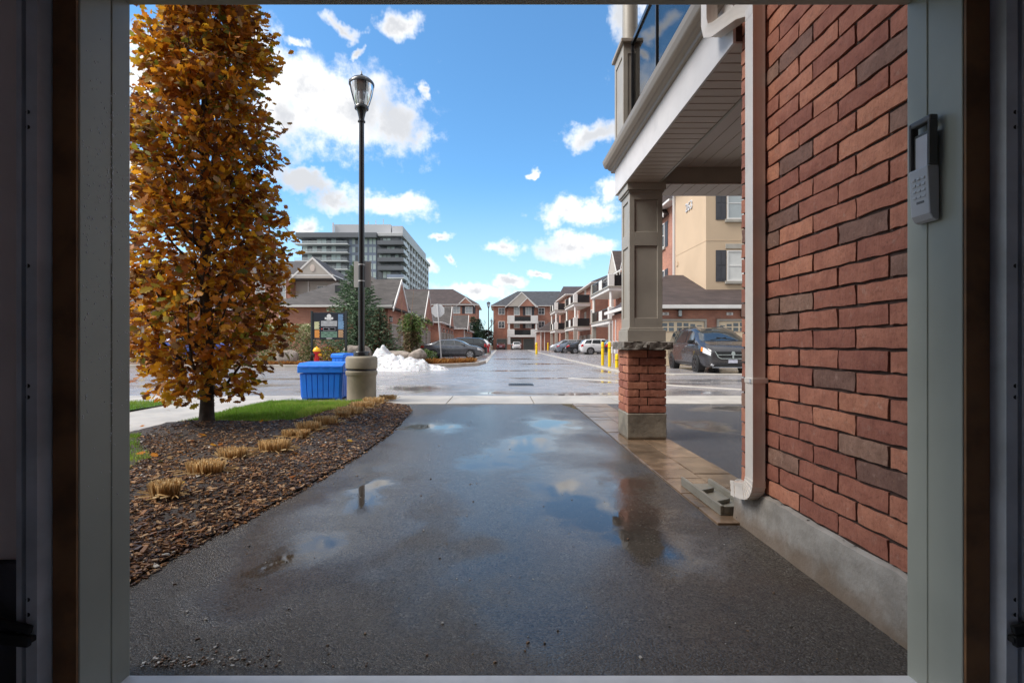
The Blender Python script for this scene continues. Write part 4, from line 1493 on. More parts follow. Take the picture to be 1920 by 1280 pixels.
bollard('left one of the two yellow bollards just left of the brick pillar', 1130, 25.3)
bollard('right one of the two full yellow bollards just left of the brick pillar', 1143, 23.8)
bollard('yellow bollard half hidden by the left edge of the brick pillar', 1156.5, 22.9, 0.62)
bollard('yellow bollard standing alone at the street kerb, mid distance', 1006, 56, 1.28, 0.12)
bollard('small far yellow bollard before the low brick garage wall', 1027.5, 92, 1.4, 0.11)
bollard('yellow bollard partly behind the left side of the oak', 268, 22.0, 1.15, 0.09)

HY = thing('fire_hydrant', 'red fire hydrant with a yellow bonnet before the hedge', 'fire hydrant', (X_(594, 22.7), 22.7, 0.11))
hx, hy = X_(594, 22.7), 22.7
MB().lathe([(0.17, 0.10), (0.17, 0.15), (0.12, 0.16), (0.115, 0.62), (0.14, 0.64), (0.145, 0.72)], 16, (hx, hy, 0)).build('barrel', mRed, HY, smooth=True)
MB().lathe([(0.155, 0.72), (0.175, 0.735), (0.165, 0.80), (0.13, 0.87), (0.06, 0.91), (0.045, 0.92), (0.04, 0.96), (0.005, 0.965)], 16, (hx, hy, 0)).build('bonnet', mAmber, HY, smooth=True)
MB().tube([(hx - 0.10, hy - 0.06, 0.58), (hx - 0.21, hy - 0.13, 0.58)], 0.085, 12).build('pumper_cap', mBlack, HY)
MB().tube([(hx + 0.1, hy - 0.03, 0.58), (hx + 0.22, hy - 0.06, 0.58)], 0.06, 12).build('nozzle_cap', mAmber, HY)
MB().tube([(hx - 0.10, hy + 0.03, 0.60), (hx - 0.25, hy + 0.02, 0.60)], 0.05, 12).build('nozzle_cap', mAmber, HY)

DR = thing('storm_drain', 'black cast-iron storm drain grate in the wet road', 'storm drain', (0.54, 13.0, -0.008))
fr_ = MB()
for a, c in (((0.22, 12.68, -0.006), (0.86, 12.73, 0.004)), ((0.22, 13.27, -0.006), (0.86, 13.32, 0.004)), ((0.22, 12.73, -0.006), (0.27, 13.27, 0.004)), ((0.81, 12.73, -0.006), (0.86, 13.27, 0.004))):
    fr_.box(a, c)
fr_.build('frame', mBlack, DR)
for k in range(9):
    x = 0.295 + k * 0.058
    B((x, 12.73, -0.005), (x + 0.026, 13.27, 0.003), 'bar', mBlack, DR)
B((0.27, 12.73, -0.0072), (0.81, 13.27, -0.0062), 'pit', mRub, DR)

SS = thing('stop_sign', 'back of an octagonal sign on a leaning galvanised post at the street corner', 'road sign', (X_(828, 26.3), 26.3, 0.115))
sx, sz = X_(821, 26.3), Z_(582, 26.3)
MB().tube([(X_(828, 26.3), 26.3, 0.1), (X_(820, 26.3), 26.3, sz + 0.36)], 0.03, 8).build('post', mGreyM, SS, smooth=True)
MB().prism([(sx + 0.37 * math.cos(rad(22.5 + 45 * k)), sz + 0.37 * math.sin(rad(22.5 + 45 * k))) for k in range(8)], 26.335, 26.338, lambda a, c, h: (a, h, c)).build('plate', mGreyM, SS)

# ------------------------------------------------------------------ directory sign
DS = thing('directory_sign', 'navy site-map sign with coloured plan blocks, between two black posts', 'sign', (X_(617, 24.4), 24.4, 0.115))
Yd = 24.4
for u in (585, 649):
    B((X_(u, Yd) - 0.05, Yd - 0.05, 0.1), (X_(u, Yd) + 0.05, Yd + 0.05, Z_(583, Yd)), 'post', mBlack, DS, bevel=0.006)
brd = B((X_(587.5, Yd), Yd - 0.035, Z_(636, Yd)), (X_(647, Yd), Yd + 0.02, Z_(586, Yd)), 'board', mNavy, DS, bevel=0.006)


def plan(u0, u1, v0, v1, col, name='plan_block', notch=True):
    m = MATS.get('print_%.2f_%.2f_%.2f' % col) or M('print_%.2f_%.2f_%.2f' % col, col, 0.5, 0.12, 9)
    x0, x1, z0, z1 = X_(u0, Yd), X_(u1, Yd), Z_(v1, Yd), Z_(v0, Yd)
    if notch:
        k = (x1 - x0) * 0.12
        n = 3
        pts = [(x0, z0)]
        for i in range(n):
            a = z0 + (z1 - z0) * (i + 0.25) / n
            c = z0 + (z1 - z0) * (i + 0.75) / n
            pts += [(x1, a - 0.03), (x1, a), (x1 - k, a), (x1 - k, c), (x1, c)] if i else [(x1, z0), (x1, a), (x1 - k, a), (x1 - k, c), (x1, c)]
        pts += [(x1, z1), (x0, z1)]
    else:
        pts = [(x0, z0), (x1, z0), (x1, z1), (x0, z1)]
    MB().prism(pts, Yd - 0.040, Yd - 0.036, lambda a, c, h: (a, h, c)).build(name, m, brd)


plan(590.0, 599.5, 603, 617, (0.55, 0.55, 0.32))
plan(590.5, 600, 618.5, 633, (0.75, 0.30, 0.06))
plan(602.5, 632.5, 601.5, 611.5, (0.42, 0.43, 0.45), notch=False)
plan(602.5, 632.5, 621.5, 632.5, (0.14, 0.25, 0.19), notch=False)
plan(634.5, 644, 589, 602, (0.14, 0.26, 0.44))
plan(634.5, 645.5, 602.2, 617, (0.17, 0.31, 0.50))
plan(634.8, 644.5, 618.5, 632.5, (0.45, 0.27, 0.15))
for (u0, u1) in ((606.5, 617), (618, 629)):
    plan(u0, u1, 614, 619.6, (0.40, 0.40, 0.44), 'legend_box', False)
    plan(u0 + 0.6, u1 - 0.6, 614.7, 618.9, (0.01, 0.01, 0.03), 'legend_field', False)
plan(603, 605, 615.5, 617.5, (0.7, 0.05, 0.04), 'marker', False)
plan(612.5, 623.5, 633.6, 635.0, (0.7, 0.7, 0.7), 'footer_line', False)
for k in range(5):
    plan(604 + k * 5.6, 607.5 + k * 5.6, 624 + (k % 2) * 3, 625 + (k % 2) * 3, (0.45, 0.55, 0.48), 'unit_mark', False)
    plan(604 + k * 5.6, 607 + k * 5.6, 604.5 + (k % 2) * 3, 605.3 + (k % 2) * 3, (0.62, 0.62, 0.64), 'unit_mark', False)
# emblem: pale roundel over a wide cut-out name bar
mPr = M('print_white', (0.75, 0.75, 0.75), 0.5, 0.03, 5)
ex, ez = X_(617.3, Yd), Z_(592.5, Yd)
MB().prism([(ex + 0.11 * math.cos(rad(20 * k)), ez + 0.10 * math.sin(rad(20 * k))) for k in range(18)], Yd - 0.040, Yd - 0.036, lambda a, c, h: (a, h, c)).build('emblem', mPr, brd)
for k, (a0, a1, z0, z1) in enumerate(((-0.205, -0.11, -0.165, -0.06), (-0.10, -0.01, -0.175, -0.075), (0.0, 0.09, -0.175, -0.075), (0.10, 0.205, -0.165, -0.06), (-0.12, 0.12, -0.215, -0.19))):
    B((ex + a0, Yd - 0.0405, ez + z0), (ex + a1, Yd - 0.0365, ez + z1), 'emblem_bar', mPr, brd)

# ------------------------------------------------------------------ boulders, hedge, snow, conifers on the island
def blob(name, c, r, seed, mat, amp=0.25, freq=1.3, flat=0.0, n=20, parent=None, rx=0.0):
    vs, fs = [], []
    m = Matrix.Rotation(rx, 3, 'Y')
    for j in range(n // 2 + 1):
        th = math.pi * j / (n // 2)
        for i in range(n):
            ph = 2 * math.pi * i / n
            d = Vector((math.sin(th) * math.cos(ph), math.sin(th) * math.sin(ph), math.cos(th)))
            k = 1 + amp * noise.noise(d * freq + Vector((seed, 0, 0))) + amp * 0.4 * noise.noise(d * freq * 3 + Vector((0, seed, 0)))
            p = Vector((d.x * r[0] * k, d.y * r[1] * k, d.z * r[2] * k))
            p = Vector([math.copysign(abs(q) ** 0.8 * rr_ ** 0.2, q) for q, rr_ in zip(p, r)])
            p = m @ p
            vs.append((c[0] + p.x, c[1] + p.y, max(c[2] + p.z, flat)))
    for j in range(n // 2):
        for i in range(n):
            fs.append((j * n + i, j * n + (i + 1) % n, (j + 1) * n + (i + 1) % n, (j + 1) * n + i))
    return MB().add(vs, fs).build(name, mat, parent, smooth='all')


tag(blob('boulder', (X_(538, 23.2), 23.2, 0.42), (0.55, 0.4, 0.36), 3, mRock, 0.22, 1.5, 0.09, 24), 'rounded grey boulder at the foot of the hedge, left of the hydrant', 'boulder')
tag(blob('boulder', (X_(742, 24.4), 24.4, 0.40), (0.95, 0.45, 0.32), 8, mRock, 0.22, 1.5, 0.09, 24), 'long low brown boulder just behind the snow pile', 'boulder')
tag(blob('boulder', (X_(782, 23.9), 23.9, 0.42), (0.34, 0.42, 0.46), 5, mRock, 0.25, 1.3, 0.09, 20, rx=rad(48)), 'slab-like boulder tipped on edge, right of the snow pile', 'boulder')
tag(blob('boulder', (X_(668, 25.2), 25.2, 0.55), (0.8, 0.4, 0.45), 12, mRock, 0.22, 1.4, 0.09, 20), 'low brown boulder behind the lamp base and the small blue bin', 'boulder')

m_, t_, p_, _ = new_mat('old_snow')
mSnow = m_
ps_ = pos(t_)
sn = t_.ramp(t_.noise(ps_, 5.5, 7, 0.75), 0.51, 0.64)
cc = t_.mix(t_.math('MULTIPLY', sn, 0.75), (0.70, 0.71, 0.74), (0.16, 0.14, 0.13))
pset(t_, p_, col=cc, rough=0.7, sub=0.1, normal=bump(t_, t_.noise(ps_, 9, 7, 0.7), 0.9, 0.12))


def snow_pile():
    x0, x1, y0, y1 = -6.6, -2.0, 18.6, 22.3
    nx, ny = 90, 60
    vs, fs = [], []

    def hgt(x, y):
        q = 0
        for cx, cy, rx, ry, hh in ((-4.95, 20.9, 0.75, 0.95, 0.80), (-4.45, 20.6, 0.7, 0.9, 0.62), (-3.75, 20.3, 1.0, 0.95, 0.50), (-2.95, 20.5, 0.85, 0.55, 0.22), (-5.75, 20.6, 0.9, 0.7, 0.34)):
            d = ((x - cx) / rx) ** 2 + ((y - cy) / ry) ** 2
            q = max(q, hh * max(0, 1 - d) ** 0.75)
        nz = noise.noise((x * 1.8, y * 1.8, 3)) * 0.5 + noise.noise((x * 5, y * 5, 1)) * 0.35 + noise.noise((x * 11, y * 11, 7)) * 0.13
        return q * (1 + 0.55 * nz) + (0.10 * nz if q > 0.05 else 0) - 0.02
    for j in range(ny + 1):
        for i in range(nx + 1):
            x, y = x0 + (x1 - x0) * i / nx, y0 + (y1 - y0) * j / ny
            vs.append((x, y, hgt(x, y)))
    for j in range(ny):
        for i in range(nx):
            k = j * (nx + 1) + i
            q = (k, k + 1, k + nx + 2, k + nx + 1)
            if max(vs[a][2] for a in q) > -0.012:
                fs.append(q)
    used = sorted({a for f in fs for a in f})
    mp = {a: i for i, a in enumerate(used)}
    o = MB().add([vs[a] for a in used], [tuple(mp[a] for a in f) for f in fs]).build('snow_pile', mSnow, None, smooth='all')
    tag(o, 'heap of dirty ploughed snow at the kerb, right of the lamp base', 'snow pile')


snow_pile()


def sprig_faces(rr, p, d, l, w, pal, n=3):
    """a small flat sprig made of a few narrow faces"""
    out = []
    for k in range(n):
        dd = (d + Vector((rr.uniform(-0.5, 0.5), rr.uniform(-0.5, 0.5), rr.uniform(-0.4, 0.4)))).normalized()
        s_ = dd.cross(Vector((rr.uniform(-1, 1), rr.uniform(-1, 1), rr.uniform(-1, 1)))).normalized() * w * rr.uniform(0.7, 1.3)
        ll = l * rr.uniform(0.6, 1.15)
        out.append(((p - s_ * 0.4, p + dd * ll * 0.45 - s_, p + dd * ll, p + dd * ll * 0.45 + s_), jit(rr, rr.choice(pal), 0.3)))
    return out


def conifer(label, x, y, h, r, seed, pal, z0=0.1, n=26, group=None, per=22, droop=0.25, sz=1.0, name='spruce_tree'):
    T = thing(name, label, 'tree', (x, y, z0), group)
    rr = random.Random(seed)
    MB().tube([(x, y, z0 - 0.05), (x, y, z0 + h * 0.5), (x, y, z0 + h * 0.97)], [0.05 + h * 0.012, 0.03 + h * 0.006, 0.01], 8).build('trunk', mBark, T, smooth='all')
    fs = []
    for k in range(n):
        t = (k + 0.3) / n
        z = z0 + h * (0.05 + 0.94 * t)
        rl = r * (1 - t) ** 0.85 + 0.05
        m = max(4, int(13 * (1 - t) + 4))
        for j in range(m):
            a = k * 1.1 + j * 6.283 / m + rr.uniform(-0.3, 0.3)
            ln = rl * rr.uniform(0.72, 1.12)
            for q in range(per):
                s_ = (q + rr.random()) / per
                s_ = s_ ** 0.7
                p = Vector((x + math.cos(a) * ln * s_, y + math.sin(a) * ln * s_, z + ln * (0.30 * s_ * s_ - droop * s_) + rr.uniform(-0.05, 0.05)))
                d = Vector((math.cos(a) + rr.uniform(-0.8, 0.8), math.sin(a) + rr.uniform(-0.8, 0.8), rr.uniform(-0.35, 0.45)))
                fs += sprig_faces(rr, p, d, 0.20 * sz, 0.028 * sz, pal, 2)
    soup('crown', fs, mNeedle, T, kind='stuff')
    return T


SPR = [(0.09, 0.17, 0.09), (0.14, 0.23, 0.13), (0.20, 0.29, 0.18), (0.06, 0.11, 0.06), (0.27, 0.35, 0.24)]
conifer('blue-green spruce behind the map sign and the tall lamp post', X_(668, 28.2), 28.2, 5.7, 2.55, 4, SPR, n=32, per=26)
conifer('ragged young spruce with a brown bare middle, right of the tall lamp post', X_(712, 27.4), 27.4, 3.0, 1.15, 9, SPR + [(0.20, 0.10, 0.06)] * 2, n=16, per=16)
FARC = [(0.03, 0.07, 0.035), (0.05, 0.10, 0.05), (0.02, 0.05, 0.025)]
conifer('left one of the two dark conifers by the far lamp posts', X_(887, 90), 90, 6.2, 2.2, 14, FARC, z0=0, n=18, per=10, sz=2.2, group='dark conifers by the far lamp posts')
conifer('right one of the two dark conifers by the far lamp posts', X_(897, 94), 94, 6.0, 2.0, 15, FARC, z0=0, n=18, per=10, sz=2.2, group='dark conifers by the far lamp posts')


def bush(name, label, c, r, n, pal, seed, size=0.09, shape='box', cat='shrub', stems=True):
    T = thing(name, label, cat, (c[0], c[1], c[2]))
    rr = random.Random(seed)
    fs = []
    for i in range(n):
        if shape == 'box':
            while True:
                p = Vector((rr.uniform(-1, 1), rr.uniform(-1, 1), rr.uniform(0, 1)))
                e = max(abs(p.x), abs(p.y), abs(p.z * 2 - 1))
                if rr.random() < e ** 3:
                    break
            g = 1 + 0.10 * noise.noise((p.x * 3, p.y * 3, p.z * 3 + seed))
        else:
            a, q = rr.uniform(0, 6.283), rr.random() ** 0.4
            zz = rr.random()
            w = math.sin(math.pi * min(1, max(0.06, zz))) ** 0.5
            p = Vector((math.cos(a) * q * w, math.sin(a) * q * w, zz))
            g = 1 + 0.3 * noise.noise((p.x * 2.2, p.y * 2.2, p.z * 2.5 + seed))
            if noise.noise((p.x * 3 + seed, p.y * 3, p.z * 3)) < -0.25:
                continue
        pt = Vector((c[0] + p.x * r[0] * g, c[1] + p.y * r[1] * g, c[2] + p.z * r[2] * (1 + (g - 1) * 0.5)))
        d = Vector((p.x + rr.uniform(-0.9, 0.9), p.y + rr.uniform(-0.9, 0.9), rr.uniform(-0.3, 1)))
        fs += sprig_faces(rr, pt, d, size, size * 0.26, pal, 1)
    soup('foliage', fs, mNeedle, T, kind='stuff')
    if stems:
        for k in range(7):
            a = rr.uniform(0, 6.283)
            MB().tube([(c[0] + math.cos(a) * r[0] * 0.25, c[1] + math.sin(a) * r[1] * 0.25, c[2] - 0.03), (c[0] + math.cos(a) * r[0] * 0.45, c[1] + math.sin(a) * r[1] * 0.45, c[2] + r[2] * 0.6)], [0.02, 0.008], 5).build('stem', mTwig, T)
    return T


HED = [(0.17, 0.25, 0.08), (0.28, 0.34, 0.12), (0.52, 0.50, 0.28), (0.10, 0.15, 0.05), (0.34, 0.28, 0.16), (0.62, 0.60, 0.38)]
bush('hedge', 'clipped variegated hedge with cream-edged leaves, left of the map sign', (X_(538, 25.2), 25.2, 0.10), (1.28, 0.75, 1.95), 9000, HED, 3, 0.11, cat='hedge')
bush('shrub', 'low yellow-and-red autumn shrub below the map sign', (X_(618, 23.6), 23.6, 0.1), (0.55, 0.4, 0.85), 1500, [(0.45, 0.36, 0.03), (0.20, 0.05, 0.04), (0.14, 0.10, 0.05), (0.12, 0.16, 0.03)], 5, 0.09, 'ball')
bush('shrub', 'small dark green shrub at the right foot of the map sign', (X_(646, 23.7), 23.7, 0.1), (0.35, 0.35, 0.6), 700, SPR, 6, 0.09, 'ball')
bush('shrub', 'low green juniper mound between the tilted boulder and the dark sedan', (X_(802, 25.0), 25.0, 0.1), (0.45, 0.45, 0.62), 1200, [(0.06, 0.13, 0.03), (0.11, 0.19, 0.05), (0.2, 0.25, 0.1)], 7, 0.10, 'ball')
bush('shrub', 'small green juniper left of the drooping evergreen', (X_(751, 26.2), 26.2, 0.1), (0.35, 0.35, 0.65), 800, [(0.06, 0.13, 0.03), (0.09, 0.16, 0.04)], 8, 0.10, 'ball')


def weeping():
    x, y = X_(772, 25.6), 25.6
    T = thing('weeping_evergreen', 'ragged drooping evergreen with a brown bare lower half, left of the octagonal sign', 'tree', (x, y, 0.11))
    rr = random.Random(44)
    MB().tube([(x - 0.1, y, 0.08), (x, y, 1.2), (x + 0.05, y, 2.6)], [0.07, 0.05, 0.02], 8).build('trunk', mBark, T)
    for (dx, h_) in ((-0.45, 4.1), (0.25, 3.9)):
        MB().tube([(x - 0.15 + dx * 0.2, y - 0.1, 0.1), (x - 0.2 + dx * 0.5, y - 0.15, 1.8), (x - 0.1 + dx, y - 0.2, h_)], [0.03, 0.018, 0.006], 6).build('bare_stem', mTwig, T)
    fs = []
    GR = [(0.09, 0.16, 0.035), (0.14, 0.22, 0.05), (0.05, 0.10, 0.025), (0.20, 0.26, 0.08)]
    BR = [(0.20, 0.14, 0.07), (0.28, 0.20, 0.11), (0.12, 0.09, 0.05), (0.10, 0.13, 0.04)]
    for k in range(150):
        a = rr.uniform(0, 6.283)
        z = rr.uniform(0.7, 2.75)
        ln = (0.72 if z > 1.9 else 0.5) * rr.uniform(0.5, 1.15)
        if z > 2.2 and math.cos(a) > 0.3:
            ln *= 1.25
        for q in range(34):
            s_ = rr.random()
            p = Vector((x + math.cos(a) * ln * s_, y + math.sin(a) * ln * s_, z + 0.18 * s_ - 0.55 * s_ * s_ - rr.uniform(0, 0.25)))
            pal = GR if (p.z > 1.75 and rr.random() < 0.85) or (p.x > x + 0.3 and rr.random() < 0.7) else BR
            fs += sprig_faces(rr, p, Vector((math.cos(a) * 0.7, math.sin(a) * 0.7, -0.25)), 0.16, 0.022, pal, 1)
    soup('crown', fs, mNeedle, T, kind='stuff')


weeping()

# dried grass clumps on the island, behind its kerb
ORN = [(0.45, 0.22, 0.06), (0.36, 0.15, 0.04), (0.52, 0.30, 0.10), (0.28, 0.10, 0.03)]
labs = ['first of the five orange dried tufts at the street corner, counted from the snow', 'second of the five orange dried tufts at the street corner, counted from the snow', 'third of the five orange dried tufts at the street corner, beside the sign post', 'fourth of the five orange dried tufts at the street corner, counted from the snow', 'last of the five orange dried tufts, at the tip of the street corner']
for i, u in enumerate((794, 812, 834, 858, 880)):
    Y = 24.2 + i * 0.42
    clump(X_(u, Y), Y, 0.34, 0.3, 0.30, labs[i], 80 + i, 0.11, 'orange dried tufts at the street corner', 260, w=0.012, pal=ORN, fan=1.1)
labs = ['orange dried grass tuft left of the round boulder by the hedge', 'orange dried grass tuft before the round boulder by the hedge', 'orange dried grass tuft between the boulder and the hydrant']
for i, u in enumerate((508, 533, 560)):
    clump(X_(u, 22.75), 22.75, 0.45, 0.22, 0.22, labs[i], 90 + i, 0.11, 'orange dried tufts by the hedge', 260, w=0.012, pal=ORN, fan=1.3)

# far bare tree and thicket at the end of the street
BT = thing('bare_tree', 'leafless grey tree behind the far lamp posts', 'tree', (X_(909, 108), 108, 0))
rr = random.Random(71)


def branch(p, d, l, r_, lvl, out):
    q = p + d * l
    out.append((p, q, r_))
    if lvl:
        for k in range(3):
            dd = (d + Vector((rr.uniform(-0.7, 0.7), rr.uniform(-0.7, 0.7), rr.uniform(-0.1, 0.5)))).normalized()
            branch(p + d * l * rr.uniform(0.55, 1.0), dd, l * 0.68, r_ * 0.6, lvl - 1, out)


segs = []
branch(Vector((X_(909, 108), 108, 0)), Vector((0, 0, 1)), 3.2, 0.13, 4, segs)
MB().tube([segs[0][0], segs[0][1]], [0.16, 0.11], 7).build('trunk', mBark, BT)
b = MB()
for p, q, r_ in segs[1:]:
    b.tube([p, q], [r_, r_ * 0.6], 4)
tag(b.build('branches', mBark, BT), None, kind='stuff')
bush('thicket', 'grey-green thicket at the far end of the street', (X_(914, 112), 112, 0), (3.2, 2.0, 4.2), 2600, [(0.07, 0.08, 0.05), (0.10, 0.10, 0.07), (0.05, 0.06, 0.035), (0.14, 0.12, 0.09)], 9, 0.5, 'ball')

# ------------------------------------------------------------------ buildings: helpers
FACE_RZ = {'-y': 0.0, '+x': rad(90), '-x': rad(-90)}


def wf(face, plane):
    """(along, outward, up) -> world for a wall facing -y, +x or -x"""
    if face == '-y':
        return lambda a, o, z: (a, plane - o, z)
    if face == '+x':
        return lambda a, o, z: (plane + o, a, z)
    return lambda a, o, z: (plane - o, a, z)


def fbox(b, face, plane, a0, a1, o0, o1, z0, z1):
    f = wf(face, plane)
    p, q = f(a0, o0, z0), f(a1, o1, z1)
    b.box(tuple(min(i, j) for i, j in zip(p, q)), tuple(max(i, j) for i, j in zip(p, q)))
    return b


WIN = {}


def window(parent, face, plane, a, z0, w, h, cols=2, rows=2, pane=None, sill=False, shutters=0, lintel=False, ft=0.07):
    pane = pane or mPane
    key = (w, h, cols, rows, pane.name, ft)
    if key not in WIN:
        b = MB()
        for p, q in (((-w / 2, -0.07, 0), (-w / 2 + ft, 0.0, h)), ((w / 2 - ft, -0.07, 0), (w / 2, 0, h)), ((-w / 2 + ft, -0.07, 0), (w / 2 - ft, 0, ft)), ((-w / 2 + ft, -0.07, h - ft), (w / 2 - ft, 0, h))):
            b.box(p, q)
        for k in range(1, cols):
            x = -w / 2 + w * k / cols
            b.box((x - 0.03, -0.06, ft), (x + 0.03, 0, h - ft))
        for k in range(1, rows):
            z = h * k / rows
            b.box((-w / 2 + ft, -0.055, z - 0.022), (w / 2 - ft, -0.001, z + 0.022))
        m1 = b.mesh('window', mWhite)
        m2 = MB().box((-w / 2 + ft, -0.03, ft), (w / 2 - ft, -0.002, h - ft)).mesh('pane', pane)
        WIN[key] = (m1, m2)
    m1, m2 = WIN[key]
    f = wf(face, plane)
    o = put('window', m1, parent, f(a, 0.0, z0), FACE_RZ[face])
    p = bpy.data.objects.new('pane', m2)
    link(p, o)
    if sill:
        fbox(MB(), face, plane, a - w / 2 - 0.12, a + w / 2 + 0.12, 0.0, 0.12, z0 - 0.16, z0 - 0.002).build('window_sill', mTaupe, parent, bevel=0.01)
    if lintel:
        fbox(MB(), face, plane, a - w / 2 - 0.08, a + w / 2 + 0.08, 0.0, 0.08, z0 + h + 0.10, z0 + h + 0.36).build('lintel', mTaupe, parent, bevel=0.01)
    if shutters:
        for s_ in ((-1, 1) if shutters == 2 else (-1,)):
            sh = MB()
            c = a + s_ * (w / 2 + 0.02 + 0.30)
            fbox(sh, face, plane, c - 0.28, c + 0.28, 0.0, 0.03, z0 - 0.02, z0 + h + 0.02)
            so_ = sh.build('shutter', mShut, parent)
            for (za, zb) in ((0.06, 0.46), (0.52, 0.94)):
                for (xa, xb) in ((-0.23, -0.03), (0.03, 0.23)):
                    fbox(MB(), face, plane, c + xa, c + xb, 0.0305, 0.042, z0 + h * za, z0 + h * zb).build('shutter_panel', mShut, so_, bevel=0.008)
    return o


def garage_door(parent, face, plane, a0, a1, z1, mat, z0=0.0, lites=False, trim=None):
    b = MB()
    trim = trim or mTaupe
    fbox(b, face, plane, a0 - 0.10, a0, 0, 0.09, z0, z1 + 0.10)
    fbox(b, face, plane, a1, a1 + 0.10, 0, 0.09, z0, z1 + 0.10)
    fbox(b, face, plane, a0, a1, 0, 0.09, z1, z1 + 0.10)
    d = b.build('garage_door', trim, parent)
    n = 4
    for k in range(n):
        fbox(MB(), face, plane, a0, a1, 0.0, 0.03, z0 + (z1 - z0) * k / n + 0.012, z0 + (z1 - z0) * (k + 1) / n - 0.012).build('door_section', mat, d, bevel=0.008)
    if lites:
        m = 8
        zt = z0 + (z1 - z0) * 0.75
        for k in range(m):
            gap = 0.035 if k != m // 2 else 0.035
            x0 = a0 + 0.09 + (a1 - a0 - 0.18) * k / m + (0.05 if k >= m // 2 else -0.02)
            x1 = x0 + (a1 - a0 - 0.18) / m * 0.74
            e = abs(k - (m - 1) / 2) / ((m - 1) / 2)
            top = z1 - 0.07 - 0.14 * e * e
            fbox(MB(), face, plane, x0, x1, 0.031, 0.036, zt + 0.05, zt + 0.23).build('lite', mPane, d)
            fbox(MB(), face, plane, x0, x1, 0.031, 0.036, zt + 0.29, max(top, zt + 0.34)).build('lite', mPane, d)
    return d


def roof_solid(parent, x0, x1, y0, y1, ze, zr, axis, h0, h1, mat, name='roof', th=0.16, trim=None):
    """gable / hip roof: h0, h1 = hip run at the low and high end of the ridge (0 = gable); boxed eave below"""
    b = MB()
    if axis == 'x':
        ym = (y0 + y1) / 2
        r0, r1 = (x0 + h0, ym, zr), (x1 - h1, ym, zr)
        ev = [(x0, y0, ze), (x1, y0, ze), (x1, y1, ze), (x0, y1, ze)]
        b.add(ev + [r0, r1], [(0, 1, 5, 4), (2, 3, 4, 5), (3, 0, 4), (1, 2, 5), (3, 2, 1, 0)])
    else:
        xm = (x0 + x1) / 2
        r0, r1 = (xm, y0 + h0, zr), (xm, y1 - h1, zr)
        ev = [(x0, y0, ze), (x1, y0, ze), (x1, y1, ze), (x0, y1, ze)]
        b.add(ev + [r0, r1], [(1, 2, 5, 4), (3, 0, 4, 5), (0, 1, 4), (2, 3, 5), (3, 2, 1, 0)])
    r = b.build(name, mat, parent)
    e = 0.012
    MB().box((x0 + e, y0 + e, ze - th), (x1 - e, y1 - e, ze - 0.002)).build('eave_fascia', trim or mWhite, r, bevel=0.01)
    return r


def gable(parent, face, plane, a, hw, ze, za, depth, wallmat, roofmat, over=0.25, inner=True):
    """front gable: roof prism running back from the wall, wall triangle, white rake boards"""
    f = wf(face, plane)
    sl = (za - ze) / hw
    b = MB()
    b.prism([(a - hw - over, ze - sl * over), (a + hw + over, ze - sl * over), (a, za)], over, -depth, lambda p, z, h: f(p, h, z))
    g = b.build('gable_roof', roofmat, parent)
    b = MB().prism([(a - hw, ze - sl * over * 0.5), (a + hw, ze - sl * over * 0.5), (a, za - 0.22)], over + 0.002, over + 0.02, lambda p, z, h: f(p, h, z))
    b.build('gable_wall', wallmat, g)
    for s_ in (-1, 1):
        w = 0.20
        p0, p1 = (a + s_ * (hw + over), ze - sl * over), (a, za)
        b = MB().prism([p0, (p0[0] - s_ * 0.02, p0[1] - w), (p1[0], p1[1] - w * 1.2), (p1[0], p1[1] + 0.02)], over + 0.021, over + 0.08, lambda p, z, h: f(p, h, z))
        b.build('rake_board', mWhite, g)
    return g


def text_mesh(s, size, ext, mat):
    cu = bpy.data.curves.new('lettering', 'FONT')
    cu.body = s
    cu.size = size
    cu.extrude = ext
    cu.align_x = 'CENTER'
    tmp = bpy.data.objects.new('lettering', cu)
    C.objects.link(tmp)
    dg = bpy.context.evaluated_depsgraph_get()
    me = bpy.data.meshes.new_from_object(tmp.evaluated_get(dg))
    bpy.data.objects.remove(tmp)
    me.materials.clear()
    me.materials.append(mat)
    me.transform(Matrix.Rotation(rad(90), 4, 'X'))      # stands in the XZ plane, reads from -y
    return me


def coach_light(parent, face, plane, a, z):
    b = MB()
    fbox(b, face, plane, a - 0.05, a + 0.05, 0.0, 0.02, z - 0.05, z + 0.22)
    fbox(b, face, plane, a - 0.09, a + 0.09, 0.03, 0.20, z + 0.16, z + 0.20)
    fbox(b, face, plane, a - 0.08, a + 0.08, 0.04, 0.19, z - 0.14, z - 0.11)
    fbox(b, face, plane, a - 0.02, a + 0.02, 0.02, 0.10, z + 0.20, z + 0.24)
    c = b.build('coach_light', mBlack, parent)
    fbox(MB(), face, plane, a - 0.065, a + 0.065, 0.055, 0.175, z - 0.11, z + 0.158).build('light_glass', mPaneL, c)


def pipe(parent, x, y, z0, z1, mat=None, r=0.05):
    B((x - r, y - r, z0), (x + r, y + r, z1), 'rain_pipe', mat or mWhite, parent)


